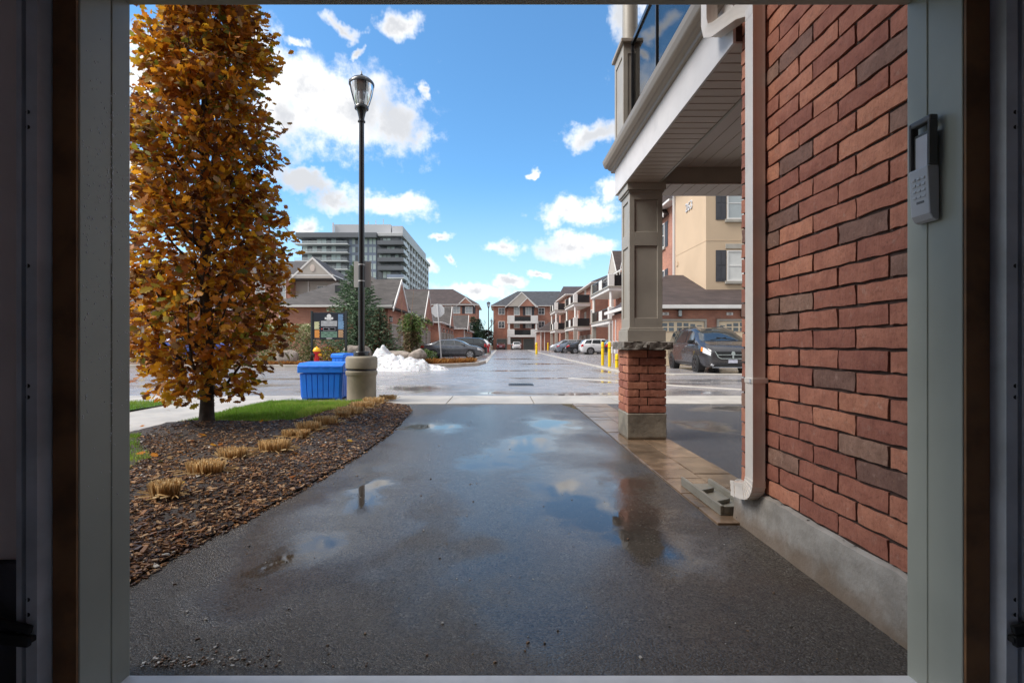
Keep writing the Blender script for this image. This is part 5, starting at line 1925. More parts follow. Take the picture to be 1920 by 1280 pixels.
# ------------------------------------------------------------------ garage blocks on the left of the street
def garage_block(label, x0, x1, y0, y1, axis, doors, gab=None, ze=3.45, zr=5.45, h=(2.7, 0), wall=None, roof=None):
    T = thing('garage_block', label, 'garage', ((x0 + x1) / 2, y0, 0.0), 'brick garage blocks on the left')
    wall, roof = wall or mBW, roof or mRoofG
    B((x0, y0, -0.02), (x1, y1, ze - 0.14), 'wall', wall, T)
    r = roof_solid(T, x0 - 0.35, x1 + 0.35, y0 - 0.35, y1 + 0.35, ze, zr, axis, h[0], h[1], roof)
    for a0, a1 in doors:
        garage_door(T, '+x', x1, a0, a1, 2.25, mDoorB)
        coach_light(T, '+x', x1, a0 - 0.35, 2.55)
    for (a, hw, za) in (gab or []):
        gable(T, '+x', x1 + 0.12, a, hw, ze - 0.05, za, 3.2, wall, roof)
    return T


g1 = garage_block('nearest left garage block, its dark hip roof above the hedge and map sign', -13.4, -6.8, 30.0, 35.4, 'x', [(30.8, 33.0), (33.6, 35.0)], None, 3.45, 5.15, (3.0, 0.35))
# street gable of the first block
gable(g1, '+x', -6.68, 32.1, 2.3, 3.42, 5.25, 2.0, mBW, mRoofG)
pipe(g1, -13.3, 29.93, 0, 3.2)
B((X_(640, 31.6) - 0.28, 31.2, 4.3), (X_(640, 31.6) + 0.28, 31.7, 4.78), 'roof_vent', mBlack, g1)
g2 = garage_block('second left garage block, between the first block and the dark sedan', -13.6, -6.9, 36.2, 49.0, 'y', [(37.0, 39.2), (40.0, 42.2), (43.4, 45.6), (46.2, 48.4)], [(45.0, 2.6, 5.9)], 3.4, 5.3, (3.0, 3.0))
pipe(g2, -6.82, 42.8, 0, 3.2)
g3 = garage_block('third left garage block, seen beyond the octagonal sign', -13.6, -6.2, 50.2, 66.0, 'y', [(51, 53.2), (54, 56.2), (57.4, 59.6), (60.4, 62.6), (63.2, 65.4)], [(59.5, 2.4, 5.6)], 3.4, 5.0, (3.0, 3.0))
pipe(g3, -6.1, 50.4, 0, 3.2)
g4 = garage_block('farthest left garage block, its low eave ending before the rear brick house', -13.6, -5.0, 67.4, 90.0, 'y', [(68.5, 70.7), (72, 74.2), (75.4, 77.6), (79, 81.2), (83, 85.2)], [(72, 2.2, 5.3)], 3.3, 4.9, (3.0, 3.0))
pipe(g4, -4.9, 67.6, 0, 3.1)
g5 = garage_block('brick garage at the far left, mostly hidden behind the oak', -34.0, -18.6, 30.5, 38.0, 'x', [], None, 3.5, 5.7, (3.2, 3.2))
B((-34, 30.44, -0.02), (-18.58, 30.5, 0.55), 'plinth', mWhite, g5)
pipe(g5, X_(320, 30.4), 30.4, 0, 3.3)
for k in range(4):
    garage_door(g5, '-y', 30.5, -33 + k * 3.6, -30.4 + k * 3.6, 2.25, mDoorB, trim=mWhite)

# ------------------------------------------------------------------ three-storey house behind the first garages
H1 = thing('row_house', 'grey-and-brick row house with a white-trimmed gable, above the garage roof at left', 'house', (-22, 55, 0))
B((-34, 55.0, -0.02), (-23.2, 66, 8.75), 'wall', mBW, H1)
B((-23.196, 56.2, -0.02), (-18.8, 66, 8.75), 'side_wall', mSiding, H1)
roof_solid(H1, -34.6, -18.3, 54.4, 66.6, 8.75, 11.2, 'x', 3.0, 3.5, mRoofG)
gable(H1, '-y', 54.7, -20.6, 2.35, 8.45, 10.65, 4.0, mSiding, mRoofG)
MB().prism([(-20.6 + 0.26 * math.cos(rad(30 * k)), 9.45 + 0.40 * math.sin(rad(30 * k))) for k in range(12)], 54.37, 54.42, lambda a, c, h: (a, h, c)).build('gable_vent', mSoff, H1)
for a in (-24.3, -26.6, -29.5):
    window(H1, '-y', 55.0, a, 6.2, 1.1, 2.0, 2, 3, mPaneL, sill=True)
window(H1, '-y', 56.2, -20.0, 5.6, 1.5, 2.1, 2, 1, mPane)
pipe(H1, -21.7, 56.1, 0, 8.7)
B((-22.9, 55.2, 5.2), (-18.9, 56.19, 5.35), 'balcony_floor', mSiding, H1)
b = MB()
b.box((-22.9, 55.2, 6.25), (-18.9, 55.26, 6.33))
for k in range(22):
    b.box((-22.88 + k * 0.185, 55.21, 5.35), (-22.85 + k * 0.185, 55.25, 6.25))
b.build('balcony_railing', mBlack, H1)
H1b = thing('row_house', 'low grey-roofed house wedged between the gabled row house and the tower', 'house', (-24, 75, 0))
B((-30, 75, -0.02), (-17.5, 84, 9.6), 'wall', mSiding, H1b)
roof_solid(H1b, -30.5, -17.0, 74.5, 84.5, 9.8, 12.2, 'x', 3.5, 4.0, mRoofG)

# ------------------------------------------------------------------ brick house at the end of the left row
H2 = thing('row_house', 'brick three-storey house with a brown hip roof at the end of the left garages', 'house', (-11, 100, 0))
B((-26, 100, -0.02), (X_(893, 100), 114, 8.95), 'wall', mBW, H2)
roof_solid(H2, -26.8, X_(893, 100) + 0.6, 99.3, 114.6, 9.15, 13.0, 'x', 5, 6.0, mRoofB)
gable(H2, '-y', 99.85, X_(873, 100), 1.7, 9.0, 10.6, 4.5, mBW, mRoofB)
for u, v0, h_ in ((856, 588, 1.55), (879, 588, 1.55), (879, 619, 1.6), (840, 588, 1.55), (856, 619, 1.6)):
    window(H2, '-y', 100, X_(u, 100), Z_(v0, 100), 1.5, h_, 2, 2, mPaneL, shutters=2 if u == 879 else 0, ft=0.12)
pipe(H2, X_(846, 100), 99.9, 0, 9.0, r=0.08)

# ------------------------------------------------------------------ glass-and-concrete apartment tower
TW = thing('apartment_tower', 'tall grey apartment tower with long white balcony slabs, far behind the garages', 'building', (-54, 180, 0))
mTG = M('tower_grey_panel', (0.15, 0.157, 0.18), 0.5, 0.1, 0.05)
mTD = M('tower_dark_glass', (0.09, 0.105, 0.13), 0.08, 0.3, 0.2, spec=0.9)
mTB = M('tower_blue_panel', (0.22, 0.26, 0.36), 0.3, 0.15, 0.1, spec=0.7)
mTL = M('tower_pale_panel', (0.52, 0.52, 0.54), 0.6, 0.06, 0.05)
mTW = M('tower_white_slab', (0.66, 0.67, 0.70), 0.5, 0.05, 0.1)
mTP = M('tower_pale_glass', (0.52, 0.62, 0.62), 0.15, 0.15, 0.2, spec=0.8)
tx0, tx1, tY = X_(566, 180), X_(752, 180), 180.0
B((tx0, tY, 0), (tx1 - 0.02, tY + 66, 40.3), 'core', mTG, TW)
B((X_(556, 178), 177.0, 39.3), (X_(707, 178), 200, 41.1), 'roof_slab', mTG, TW, bevel=0.1)
B((X_(709, 179), 178.0, 40.0), (tx1 + 1.0, tY + 68, 41.2), 'roof_slab', mTL, TW, bevel=0.1)
B((X_(627, 184), 184.0, 42.3), (X_(733, 184), 205, 45.6), 'penthouse', mTL, TW)
B((X_(735, 183), 183.0, 41.2), (tx1, tY + 60, 44.8), 'penthouse', mTL, TW)
for k in range(3):
    B((X_(690 + 14 * k, 186), 186, 45.7), (X_(690 + 14 * k, 186) + 0.25, 186.25, 47.2 + k * 0.5), 'mast', mGreyM, TW)
B((X_(623, 183), 183, 42.2), (X_(625.5, 183), 183.6, 46.0), 'mast', mTW, TW)
fh = 3.02
tw_r = random.Random(12)


def twin(face, plane, a0, a1, z0, z1, mat, out=0.05):
    fbox(MB(), face, plane, a0, a1, 0.0, out, z0, z1).build('window', mat, TW)


for k in range(8):
    zf = 37.1 - k * fh
    # left: glazed wall behind long slab balconies
    xa, xb = tx0 + 0.3, X_(648, 180)
    n = 9
    for i in range(n):
        w = (xb - xa) / n
        twin('-y', tY, xa + i * w + 0.08, xa + (i + 1) * w - 0.08, zf + 0.25, zf + 2.55, mTP if tw_r.random() < 0.32 else mTD)
    B((X_(555, 178), 176.6, zf - 0.35), (X_(654, 178), 179.98, zf), 'balcony_slab', mTW, TW)
    B((X_(555, 178), 176.7, zf + 0.05), (X_(653, 178), 176.76, zf + 1.0), 'balcony_glass', mGlass, TW)
    # middle: blue panels with windows
    fbox(MB(), '-y', tY, X_(655, 180), X_(706, 180), 0.0, 0.3, zf - 0.3, zf + 2.7).build('panel', mTB, TW)
    for u in (661, 667, 684, 693, 700):
        twin('-y', tY - 0.3, X_(u, 180), X_(u + 5, 180), zf + 0.3, zf + 2.3, mTP if u in (684, 693, 700, 661) else mTD)
    # right: deep dark balconies wrapping the corner
    for i in range(5):
        u = 711 + i * 7.5
        twin('-y', tY, X_(u, 180), X_(u + 6.3, 180), zf + 0.2, zf + 2.5, mTP if i in (1, 2) and k % 2 == 0 or tw_r.random() < 0.2 else mTD)
    u0 = 709 if k < 4 else 727
    B((X_(u0, 178), 176.8, zf - 0.4), (tx1 + 1.6, 179.98, zf - 0.05), 'balcony_slab', mTW if k >= 4 else mTG, TW)
    B((X_(u0, 178), 176.8, zf - 0.04), (tx1 + 1.55, 176.95, zf + 1.05), 'balcony_front', mTG if k < 4 else mTB, TW)
    B((tx1 + 1.3, 176.96, zf - 0.04), (tx1 + 1.55, tY + 6, zf + 1.05), 'balcony_side', mTW, TW)
    B((tx1 + 0.02, tY, zf - 0.4), (tx1 + 1.6, tY + 6, zf - 0.05), 'balcony_slab', mTW, TW)
    # street side: pale piers, dark loggias, white parapets
    for i in range(9):
        y0 = tY + 8 + i * 6.3
        fbox(MB(), '+x', tx1, y0, y0 + 3.6, -0.02, 0.06, zf - 0.2, zf + 2.6).build('loggia', mTD, TW)
        fbox(MB(), '+x', tx1, y0 - 0.2, y0 + 3.8, 0.061, 0.9, zf - 0.45, zf + 0.75).build('parapet', mTW if i % 2 == 0 else mTL, TW)
for i in range(10):
    y0 = tY + 6.1 + i * 6.3
    fbox(MB(), '+x', tx1, y0, y0 + 1.5, -0.01, 0.7, 0, 40.4).build('pier', mTL, TW)

# ------------------------------------------------------------------ brick house closing the street
H3 = thing('row_house', 'brick house with slate-dark roof and stacked white balconies closing the street', 'house', (6, 110, 0))
B((X_(925, 110), 110, -0.02), (18, 124, 9.5), 'wall', mBW, H3)
r3 = roof_solid(H3, X_(925, 110) - 0.6, 19, 109.3, 124.6, 9.7, 13.6, 'x', 6.2, 5.0, mRoofS)
bx0, bx1 = X_(952, 108), X_(1007, 108)
B((bx0, 108.6, -0.02), (bx1, 110.2, 9.5), 'bay_wall', mBW2, H3)
gable(H3, '-y', 108.2, X_(978, 108), 3.3, 9.5, 12.5, 6, mSiding, mRoofS, 0.3)
gable(H3, '-y', 107.9, X_(988.5, 108), 1.75, 9.5, 11.3, 3, mBW, mRoofS, 0.25)
for u in (940.5, 1015, 1040):
    for v0 in (590, 615):
        window(H3, '-y', 110, X_(u, 110), Z_(v0, 110), 1.5, 1.55, 2, 2, mPane, sill=False, ft=0.13)
for u in (969, 991):
    for v0 in (591, 615):
        window(H3, '-y', 108.6, X_(u, 108.6), Z_(v0, 108.6), 1.3, 1.9, 2, 2, mPaneL, shutters=2 if u == 991 else 0, ft=0.12)
for zf in (3.2, 6.15):
    bs = B((bx0 - 0.1, 106.6, zf - 0.55), (bx1 + 0.1, 108.59, zf - 0.1), 'balcony', mWhite, H3, bevel=0.05)
    for xa, xb in ((bx0 - 0.1, bx0 + 1.45), (bx1 - 1.45, bx1 + 0.1)):
        B((xa, 106.6, zf - 0.098), (xb, 106.85, zf + 1.15), 'parapet', mWhite, bs, bevel=0.03)
    b = MB()
    b.box((bx0 + 1.45, 106.65, zf + 0.95), (bx1 - 1.45, 106.75, zf + 1.05))
    for k in range(16):
        xq = bx0 + 1.5 + (bx1 - bx0 - 3.0) * k / 15
        b.box((xq - 0.03, 106.67, zf - 0.1), (xq + 0.03, 106.73, zf + 0.95))
    b.box((bx0 + 1.45, 106.76, zf - 0.05), (bx1 - 1.45, 106.78, zf + 0.9))
    b.build('railing', mBlack, bs)
for xq in (bx0 + 0.25, bx1 - 0.25):
    B((xq - 0.3, 106.6, 1.1), (xq + 0.3, 107.2, 2.64), 'column', mWhite, H3)
    B((xq - 0.36, 106.54, -0.02), (xq + 0.36, 107.26, 1.09), 'column_pier', mBW, H3)
    B((xq - 0.2, 106.7, 4.36), (xq + 0.2, 107.1, 5.59), 'upper_column', mWhite, H3)
garage_door(H3, '-y', 110, X_(932, 110), X_(950, 110), 2.3, mDoorG)
garage_door(H3, '-y', 108.6, bx0 + 0.7, (bx0 + bx1) / 2 - 0.3, 2.3, mDoorG)
garage_door(H3, '-y', 108.6, (bx0 + bx1) / 2 + 0.3, bx1 - 0.7, 2.3, mDoorG)
pipe(H3, X_(952, 109.5), 109.9, 0, 9.4, r=0.07)

# low garage with dark roof at the far right kerb
H4 = thing('garage_block', 'low brick garage with a dark hip roof, left of the right-hand balconies', 'garage', (10, 93, 0))
B((X_(1012, 93), 93, -0.02), (16, 102, 3.4), 'wall', mBW2, H4)
roof_solid(H4, X_(1012, 93) - 0.5, 16.5, 92.5, 102.5, 3.6, 6.9, 'x', 5.0, 1.0, mRoofB)
pipe(H4, X_(1021, 93), 92.9, 0, 3.5, r=0.07)
pipe(H4, X_(1014, 93), 92.9, 0, 3.5, r=0.07)

# ------------------------------------------------------------------ right-hand rows with balconies on columns
def balcony_stack(T, xo, xw, y0, y1, floors, pier=True):
    prev = 0.0
    for i, zf in enumerate(floors):
        bs = B((xo, y0, zf - 0.48), (xw - 0.003, y1, zf - 0.05), 'balcony', mWhite, T, bevel=0.03)
        B((xo - 0.12, y0 - 0.12, zf - 0.13), (xw - 0.004, y1 + 0.12, zf - 0.049 + 0.02), 'ledge', mTaupe, bs)
        for ya in (y0, y1 - 0.55):
            B((xo, ya, zf - 0.028), (xo + 0.55, ya + 0.55, zf + 1.15), 'corner_pier', mWhite if ya == y0 else mTaupe, bs, bevel=0.02)
        b = MB()
        b.box((xo + 0.05, y0 + 0.55, zf + 1.0), (xo + 0.12, y1 - 0.55, zf + 1.08))
        b.box((xo + 0.06, y0 + 0.55, zf + 0.05), (xo + 0.11, y1 - 0.55, zf + 0.12))
        m = int((y1 - y0) / 0.32)
        for k in range(m):
            yq = y0 + 0.6 + (y1 - y0 - 1.2) * k / (m - 1)
            b.box((xo + 0.07, yq - 0.02, zf + 0.12), (xo + 0.10, yq + 0.02, zf + 1.0))
        b.build('side_railing', mBlack, bs)
        yq0 = y0 + 0.55 + 0.35 * (y1 - y0 - 1.1)
        B((xo + 0.03, yq0, zf - 0.028), (xo + 0.06, yq0 + 1.6, zf + 1.0), 'railing_panel', mWhite, bs)
        B((xo + 0.55, y0 + 0.08, zf - 0.02), (xw - 0.1, y0 + 0.12, zf + 1.05), 'front_railing', mBlack, bs)
        for ya in (y0 + 0.28, y1 - 0.28):
            if i == 0:
                B((xo + 0.05, ya - 0.24, 1.0), (xo + 0.50, ya + 0.24, zf - 0.49), 'column', mTaupe, T, bevel=0.02)
                B((xo + 0.02, ya - 0.27, 0.32), (xo + 0.53, ya + 0.27, 0.998), 'column_pier', mBW, T)
                B((xo + 0.0, ya - 0.29, -0.02), (xo + 0.55, ya + 0.29, 0.318), 'column_foot', mConc, T)
            else:
                MB().lathe([(0.15, prev + 1.16), (0.15, zf - 0.49)], 12, (xo + 0.28, ya, 0)).build('round_column', mWhite, T, smooth=True)
        prev = zf


H5 = thing('row_house', 'near right-hand brick row house with stacked white corner balconies', 'house', (16, 45, 0))
B((13.4, 46.0, -0.02), (26, 61.5, 8.9), 'wall', mBW, H5)
roof_solid(H5, 12.8, 26.6, 45.4, 62.1, 9.1, 12.4, 'y', 5, 5, mRoofB)
gable(H5, '-x', 13.1, 50.0, 3.0, 8.9, 12.3, 6, mBW, mRoofB)
gable(H5, '-x', 13.2, 57.4, 2.7, 8.7, 11.9, 6, mSiding, mRoofB)
balcony_stack(H5, 10.5, 13.4, 48.0, 57.4, (3.55, 6.75))
for a in (49.5, 54.5, 59.8):
    for z0 in (4.0, 7.1):
        window(H5, '-x', 13.4, a, z0, 1.3, 1.7, 2, 2, mPane, ft=0.1)
for a in (47.4, 51.6, 55.8):
    garage_door(H5, '-x', 13.4, a, a + 2.6, 2.3, mDoorB)
pipe(H5, 13.3, 47.2, 0, 8.8, r=0.07)
pipe(H5, 13.3, 58.5, 0, 8.8, r=0.07)
H6 = thing('row_house', 'far right-hand brick row house with two balcony stacks over parked cars', 'house', (16, 64, 0))
B((12.2, 64.0, -0.02), (25, 99, 8.9), 'wall', mBW2, H6)
roof_solid(H6, 11.6, 25.6, 63.4, 99.6, 9.1, 12.2, 'y', 6, 7, mRoofB)
roof_solid(H6, 10.2, 18.0, 78, 92, 9.05, 11.0, 'x', 0.6, 2.0, mRoofB, 'wing_roof')
B((10.8, 80, -0.02), (12.19, 91, 8.85), 'wing_wall', mBW, H6)
balcony_stack(H6, 9.9, 12.2, 67.0, 76.0, (3.55, 6.75))
balcony_stack(H6, 8.9, 10.8, 81.0, 88.5, (3.55, 6.75))
for a in (66, 71, 78):
    for z0 in (4.0, 7.1):
        window(H6, '-x', 12.2, a, z0, 1.3, 1.7, 2, 2, mPane, ft=0.1)
for a in (66.4, 70.0, 73.6):
    garage_door(H6, '-x', 12.2, a, a + 2.6, 2.3, mDoorB)
pipe(H6, 12.1, 77.5, 0, 8.8, r=0.07)

# ------------------------------------------------------------------ beige house with number on the right, garages in front
H7 = thing('corner_house', 'beige stucco house numbered 263 with brick garages below, beyond the pillar', 'house', (11, 24.5, 0))
B((6.6, 24.5, -0.02), (20, 29.3, 2.75), 'garage_wall', mBW, H7)
B((11.2, 27.0, 2.752), (22, 31.7, 11.0), 'stucco_wall', mStucco, H7)
B((11.6, 31.72, 2.752), (22, 41, 10.6), 'brick_wing', mBW, H7)
# garage roof: one long slope with a hipped left end
rf = MB()
e0, e1, yb_, zr_ = 6.3, 20.4, 30.4, 5.3
rf.add([(e0, 24.1, 2.95), (e1, 24.1, 2.95), (e1, yb_, zr_), (10.2, yb_, zr_), (e0, 29.7, 2.95), (10.2, 30.6, zr_), (e0, 24.1, 2.90), (e1, 24.1, 2.90), (e1, 30.6, 2.90), (e0, 29.7, 2.90), (e1, 30.6, zr_)],
       [(0, 1, 2, 3), (4, 0, 3, 5), (3, 2, 10, 5), (0, 6, 7, 1), (4, 9, 6, 0), (6, 9, 8, 7), (1, 7, 8, 10, 2), (4, 5, 10, 8, 9)])
gr = rf.build('garage_roof', mRoofB, H7)
B((e0, 24.02, 2.80), (e1, 24.098, 2.97), 'gutter', mWhite, gr, bevel=0.01)
B((e0 - 0.08, 24.02, 2.80), (e0 - 0.002, 29.7, 2.97), 'gutter', mWhite, gr, bevel=0.01)
B((e0 + 0.05, 24.1, 2.78), (e1, 24.498, 2.898), 'soffit', mTaupe, gr)
# main roof eaves
roof_solid(H7, 10.6, 22.6, 26.4, 32.3, 11.2, 13.6, 'x', 2.0, 2.0, mRoofB)
roof_solid(H7, 11.0, 22.6, 32.35, 41.6, 10.6, 13.0, 'x', 3.0, 2.0, mRoofB, 'wing_roof')
gable(H7, '-x', 11.5, 36.6, 2.3, 10.2, 12.3, 4, mBW, mRoofB)
# string course on the stucco
fbox(MB(), '-y', 27.0, 11.2, 22, 0.0, 0.012, 6.68, 6.72).build('string_course', mStucco, H7)
fbox(MB(), '-x', 11.2, 27.0, 31.7, 0.0, 0.012, 6.68, 6.72).build('string_course', mStucco, H7)
wx = X_(1378.5, 27)
window(H7, '-y', 27.0, wx, Z_(527, 27), 0.92, 1.66, 1, 2, mBlind, sill=True, shutters=1, lintel=True)
window(H7, '-y', 27.0, wx, Z_(411.5, 27), 0.92, 1.75, 1, 2, mPaneL, sill=True, shutters=1)
for z0 in (4.6, 7.9):
    window(H7, '-x', 11.6, 35.4, z0, 1.0, 1.7, 2, 2, mPane, sill=True, shutters=2)
pipe(H7, 11.15, 31.85, 3.5, 10.9, r=0.06)
m263 = text_mesh('263', 0.72, 0.03, mGreyM)
put('house_number', m263, H7, (11.2 - 0.032, 29.35, Z_(394, 29.35)), rad(-90))
fbox(MB(), '-x', 11.2, 31.2, 31.5, 0.0, 0.05, 6.0, 6.25).build('vent_hood', mStucco, H7)
da = [(X_(1214, 24.5), X_(1320, 24.5)), (X_(1347, 24.5), X_(1453, 24.5))]
for i, (a0, a1) in enumerate(da[:2]):
    garage_door(H7, '-y', 24.5, a0, a1, 2.2, mDoorT, lites=True)
for u, s_ in ((1248, '29'), (1368, '28')):
    pl = B((X_(u, 24.5) - 0.155, 24.47, Z_(591, 24.5)), (X_(u, 24.5) + 0.155, 24.499, Z_(585.5, 24.5)), 'number_plate', mWhite, H7)
    put('number', text_mesh(s_, 0.15, 0.002, mShut), pl, (X_(u, 24.5), 24.467, Z_(590.3, 24.5)))
for u in (1273.5, 1391):
    coach_light(H7, '-y', 24.5, X_(u, 24.5), Z_(588.5, 24.5))

# gas meters on the end wall of those garages
GM = thing('gas_meters', 'grey gas meters and pipes behind the yellow bollards', 'gas meter', (6.45, 27.6, 0))
for k in range(3):
    y = 27.2 + k * 0.75
    B((6.26, y - 0.13, 0.55), (6.44, y + 0.13, 0.92), 'meter', mGreyM, GM, bevel=0.03)
    MB().tube([(6.38, y - 0.2, 0.0), (6.38, y - 0.2, 1.2), (6.38, y, 1.25), (6.38, y, 0.92)], 0.022, 6).build('pipe', mGreyM, GM)
    MB().tube([(6.38, y + 0.2, 0.0), (6.38, y + 0.2, 2.4)], 0.03, 6).build('pipe', mGreyM, GM)

# ------------------------------------------------------------------ vehicles
mTyre = M('tyre', (0.018, 0.018, 0.019), 0.75, 0.2, 6)
mRim = M('alloy_rim', (0.48, 0.48, 0.50), 0.3, 0.1, 6, metal=0.8)
mRimD = M('black_rim', (0.04, 0.04, 0.045), 0.35, 0.1, 6, metal=0.4)
mCarG = M('car_glass', (0.022, 0.028, 0.032), 0.04, 0.2, 1.5, spec=0.8, coat=0.6)
mTail = M('tail_light', (0.42, 0.012, 0.016), 0.15, 0.1, 5, coat=0.6)
mHead = M('head_light', (0.62, 0.63, 0.66), 0.12, 0.2, 14, coat=0.8)
mChrome = M('chrome_trim', (0.72, 0.72, 0.74), 0.15, 0.05, 5, metal=0.9)
mTrimB = M('black_trim', (0.012, 0.012, 0.013), 0.4, 0.2, 5)
mOrange = M('indicator', (0.75, 0.22, 0.02), 0.2, 0.1, 5)
mPlate = M('licence_plate', (0.55, 0.56, 0.66), 0.4, 0.1, 12)


def paint(name, col, metal=0.35):
    return M(name, col, 0.28, 0.05, 1.0, metal=metal, coat=0.9)


def tab(t, x):
    if x <= t[0][0]:
        return t[0][1]
    for (a, b_), (c, d) in zip(t, t[1:]):
        if x <= c:
            k = (x - a) / (c - a)
            return b_ + (d - b_) * k
    return t[-1][1]


CARS = {
    # x runs from the tail (-) to the nose (+); top = outline, belt = shoulder line, wid = half width
    'sedan': dict(L=4.75, top=[(-2.37, 0.88), (-2.25, 1.06), (-1.75, 1.12), (-0.95, 1.40), (-0.45, 1.46), (0.2, 1.46), (0.75, 1.33), (1.32, 1.03), (1.9, 0.93), (2.2, 0.82), (2.37, 0.66)],
                  belt=[(-2.37, 0.84), (-2.2, 1.0), (-1.5, 1.02), (0.6, 0.97), (1.4, 0.94), (2.1, 0.80), (2.37, 0.62)],
                  wid=[(-2.37, 0.66), (-2.15, 0.80), (-1.4, 0.90), (0.8, 0.91), (1.6, 0.88), (2.15, 0.78), (2.37, 0.58)],
                  axle=(-1.38, 1.42), r=0.335, ws=(0.30, 1.27), rw=(-1.72, -0.78), side=[(-1.35, -0.62, -0.98, -0.50), (-0.55, 0.26, -0.46, 0.16), (0.33, 1.08, 0.24, 0.60)], tail='low'),
    'suv': dict(L=4.65, top=[(-2.32, 0.95), (-2.28, 1.15), (-2.0, 1.52), (-1.7, 1.63), (-0.6, 1.69), (0.3, 1.67), (0.75, 1.52), (1.28, 1.14), (1.85, 1.05), (2.15, 0.96), (2.32, 0.74)],
                belt=[(-2.32, 0.92), (-2.25, 1.08), (-1.6, 1.12), (0.6, 1.06), (1.4, 1.04), (2.05, 0.93), (2.32, 0.70)],
                wid=[(-2.32, 0.74), (-2.15, 0.86), (-1.4, 0.93), (0.8, 0.94), (1.6, 0.91), (2.1, 0.82), (2.32, 0.64)],
                axle=(-1.32, 1.38), r=0.37, ws=(0.36, 1.22), rw=(-2.27, -1.83), side=[(-1.98, -1.25, -1.72, -1.12), (-1.15, -0.24, -1.05, -0.18), (-0.16, 0.98, -0.1, 0.55)], tail='high'),
    'van': dict(L=5.15, top=[(-2.57, 1.0), (-2.55, 1.2), (-2.4, 1.62), (-2.2, 1.72), (-1.0, 1.76), (0.55, 1.74), (0.95, 1.60), (1.78, 1.16), (2.15, 1.06), (2.42, 0.93), (2.57, 0.80)],
                belt=[(-2.57, 0.95), (-2.45, 1.06), (-1.6, 1.08), (0.8, 1.06), (1.7, 1.06), (2.3, 0.92), (2.57, 0.76)],
                wid=[(-2.57, 0.82), (-2.4, 0.93), (-1.4, 0.99), (1.2, 1.0), (1.9, 0.97), (2.35, 0.88), (2.57, 0.74)],
                axle=(-1.55, 1.53), r=0.345, ws=(0.66, 1.72), rw=(-2.52, -2.28), side=[(-2.28, -1.10, -2.12, -1.02), (-1.02, 0.14, -0.95, 0.10), (0.22, 1.36, 0.18, 0.82)], tail='high'),
}


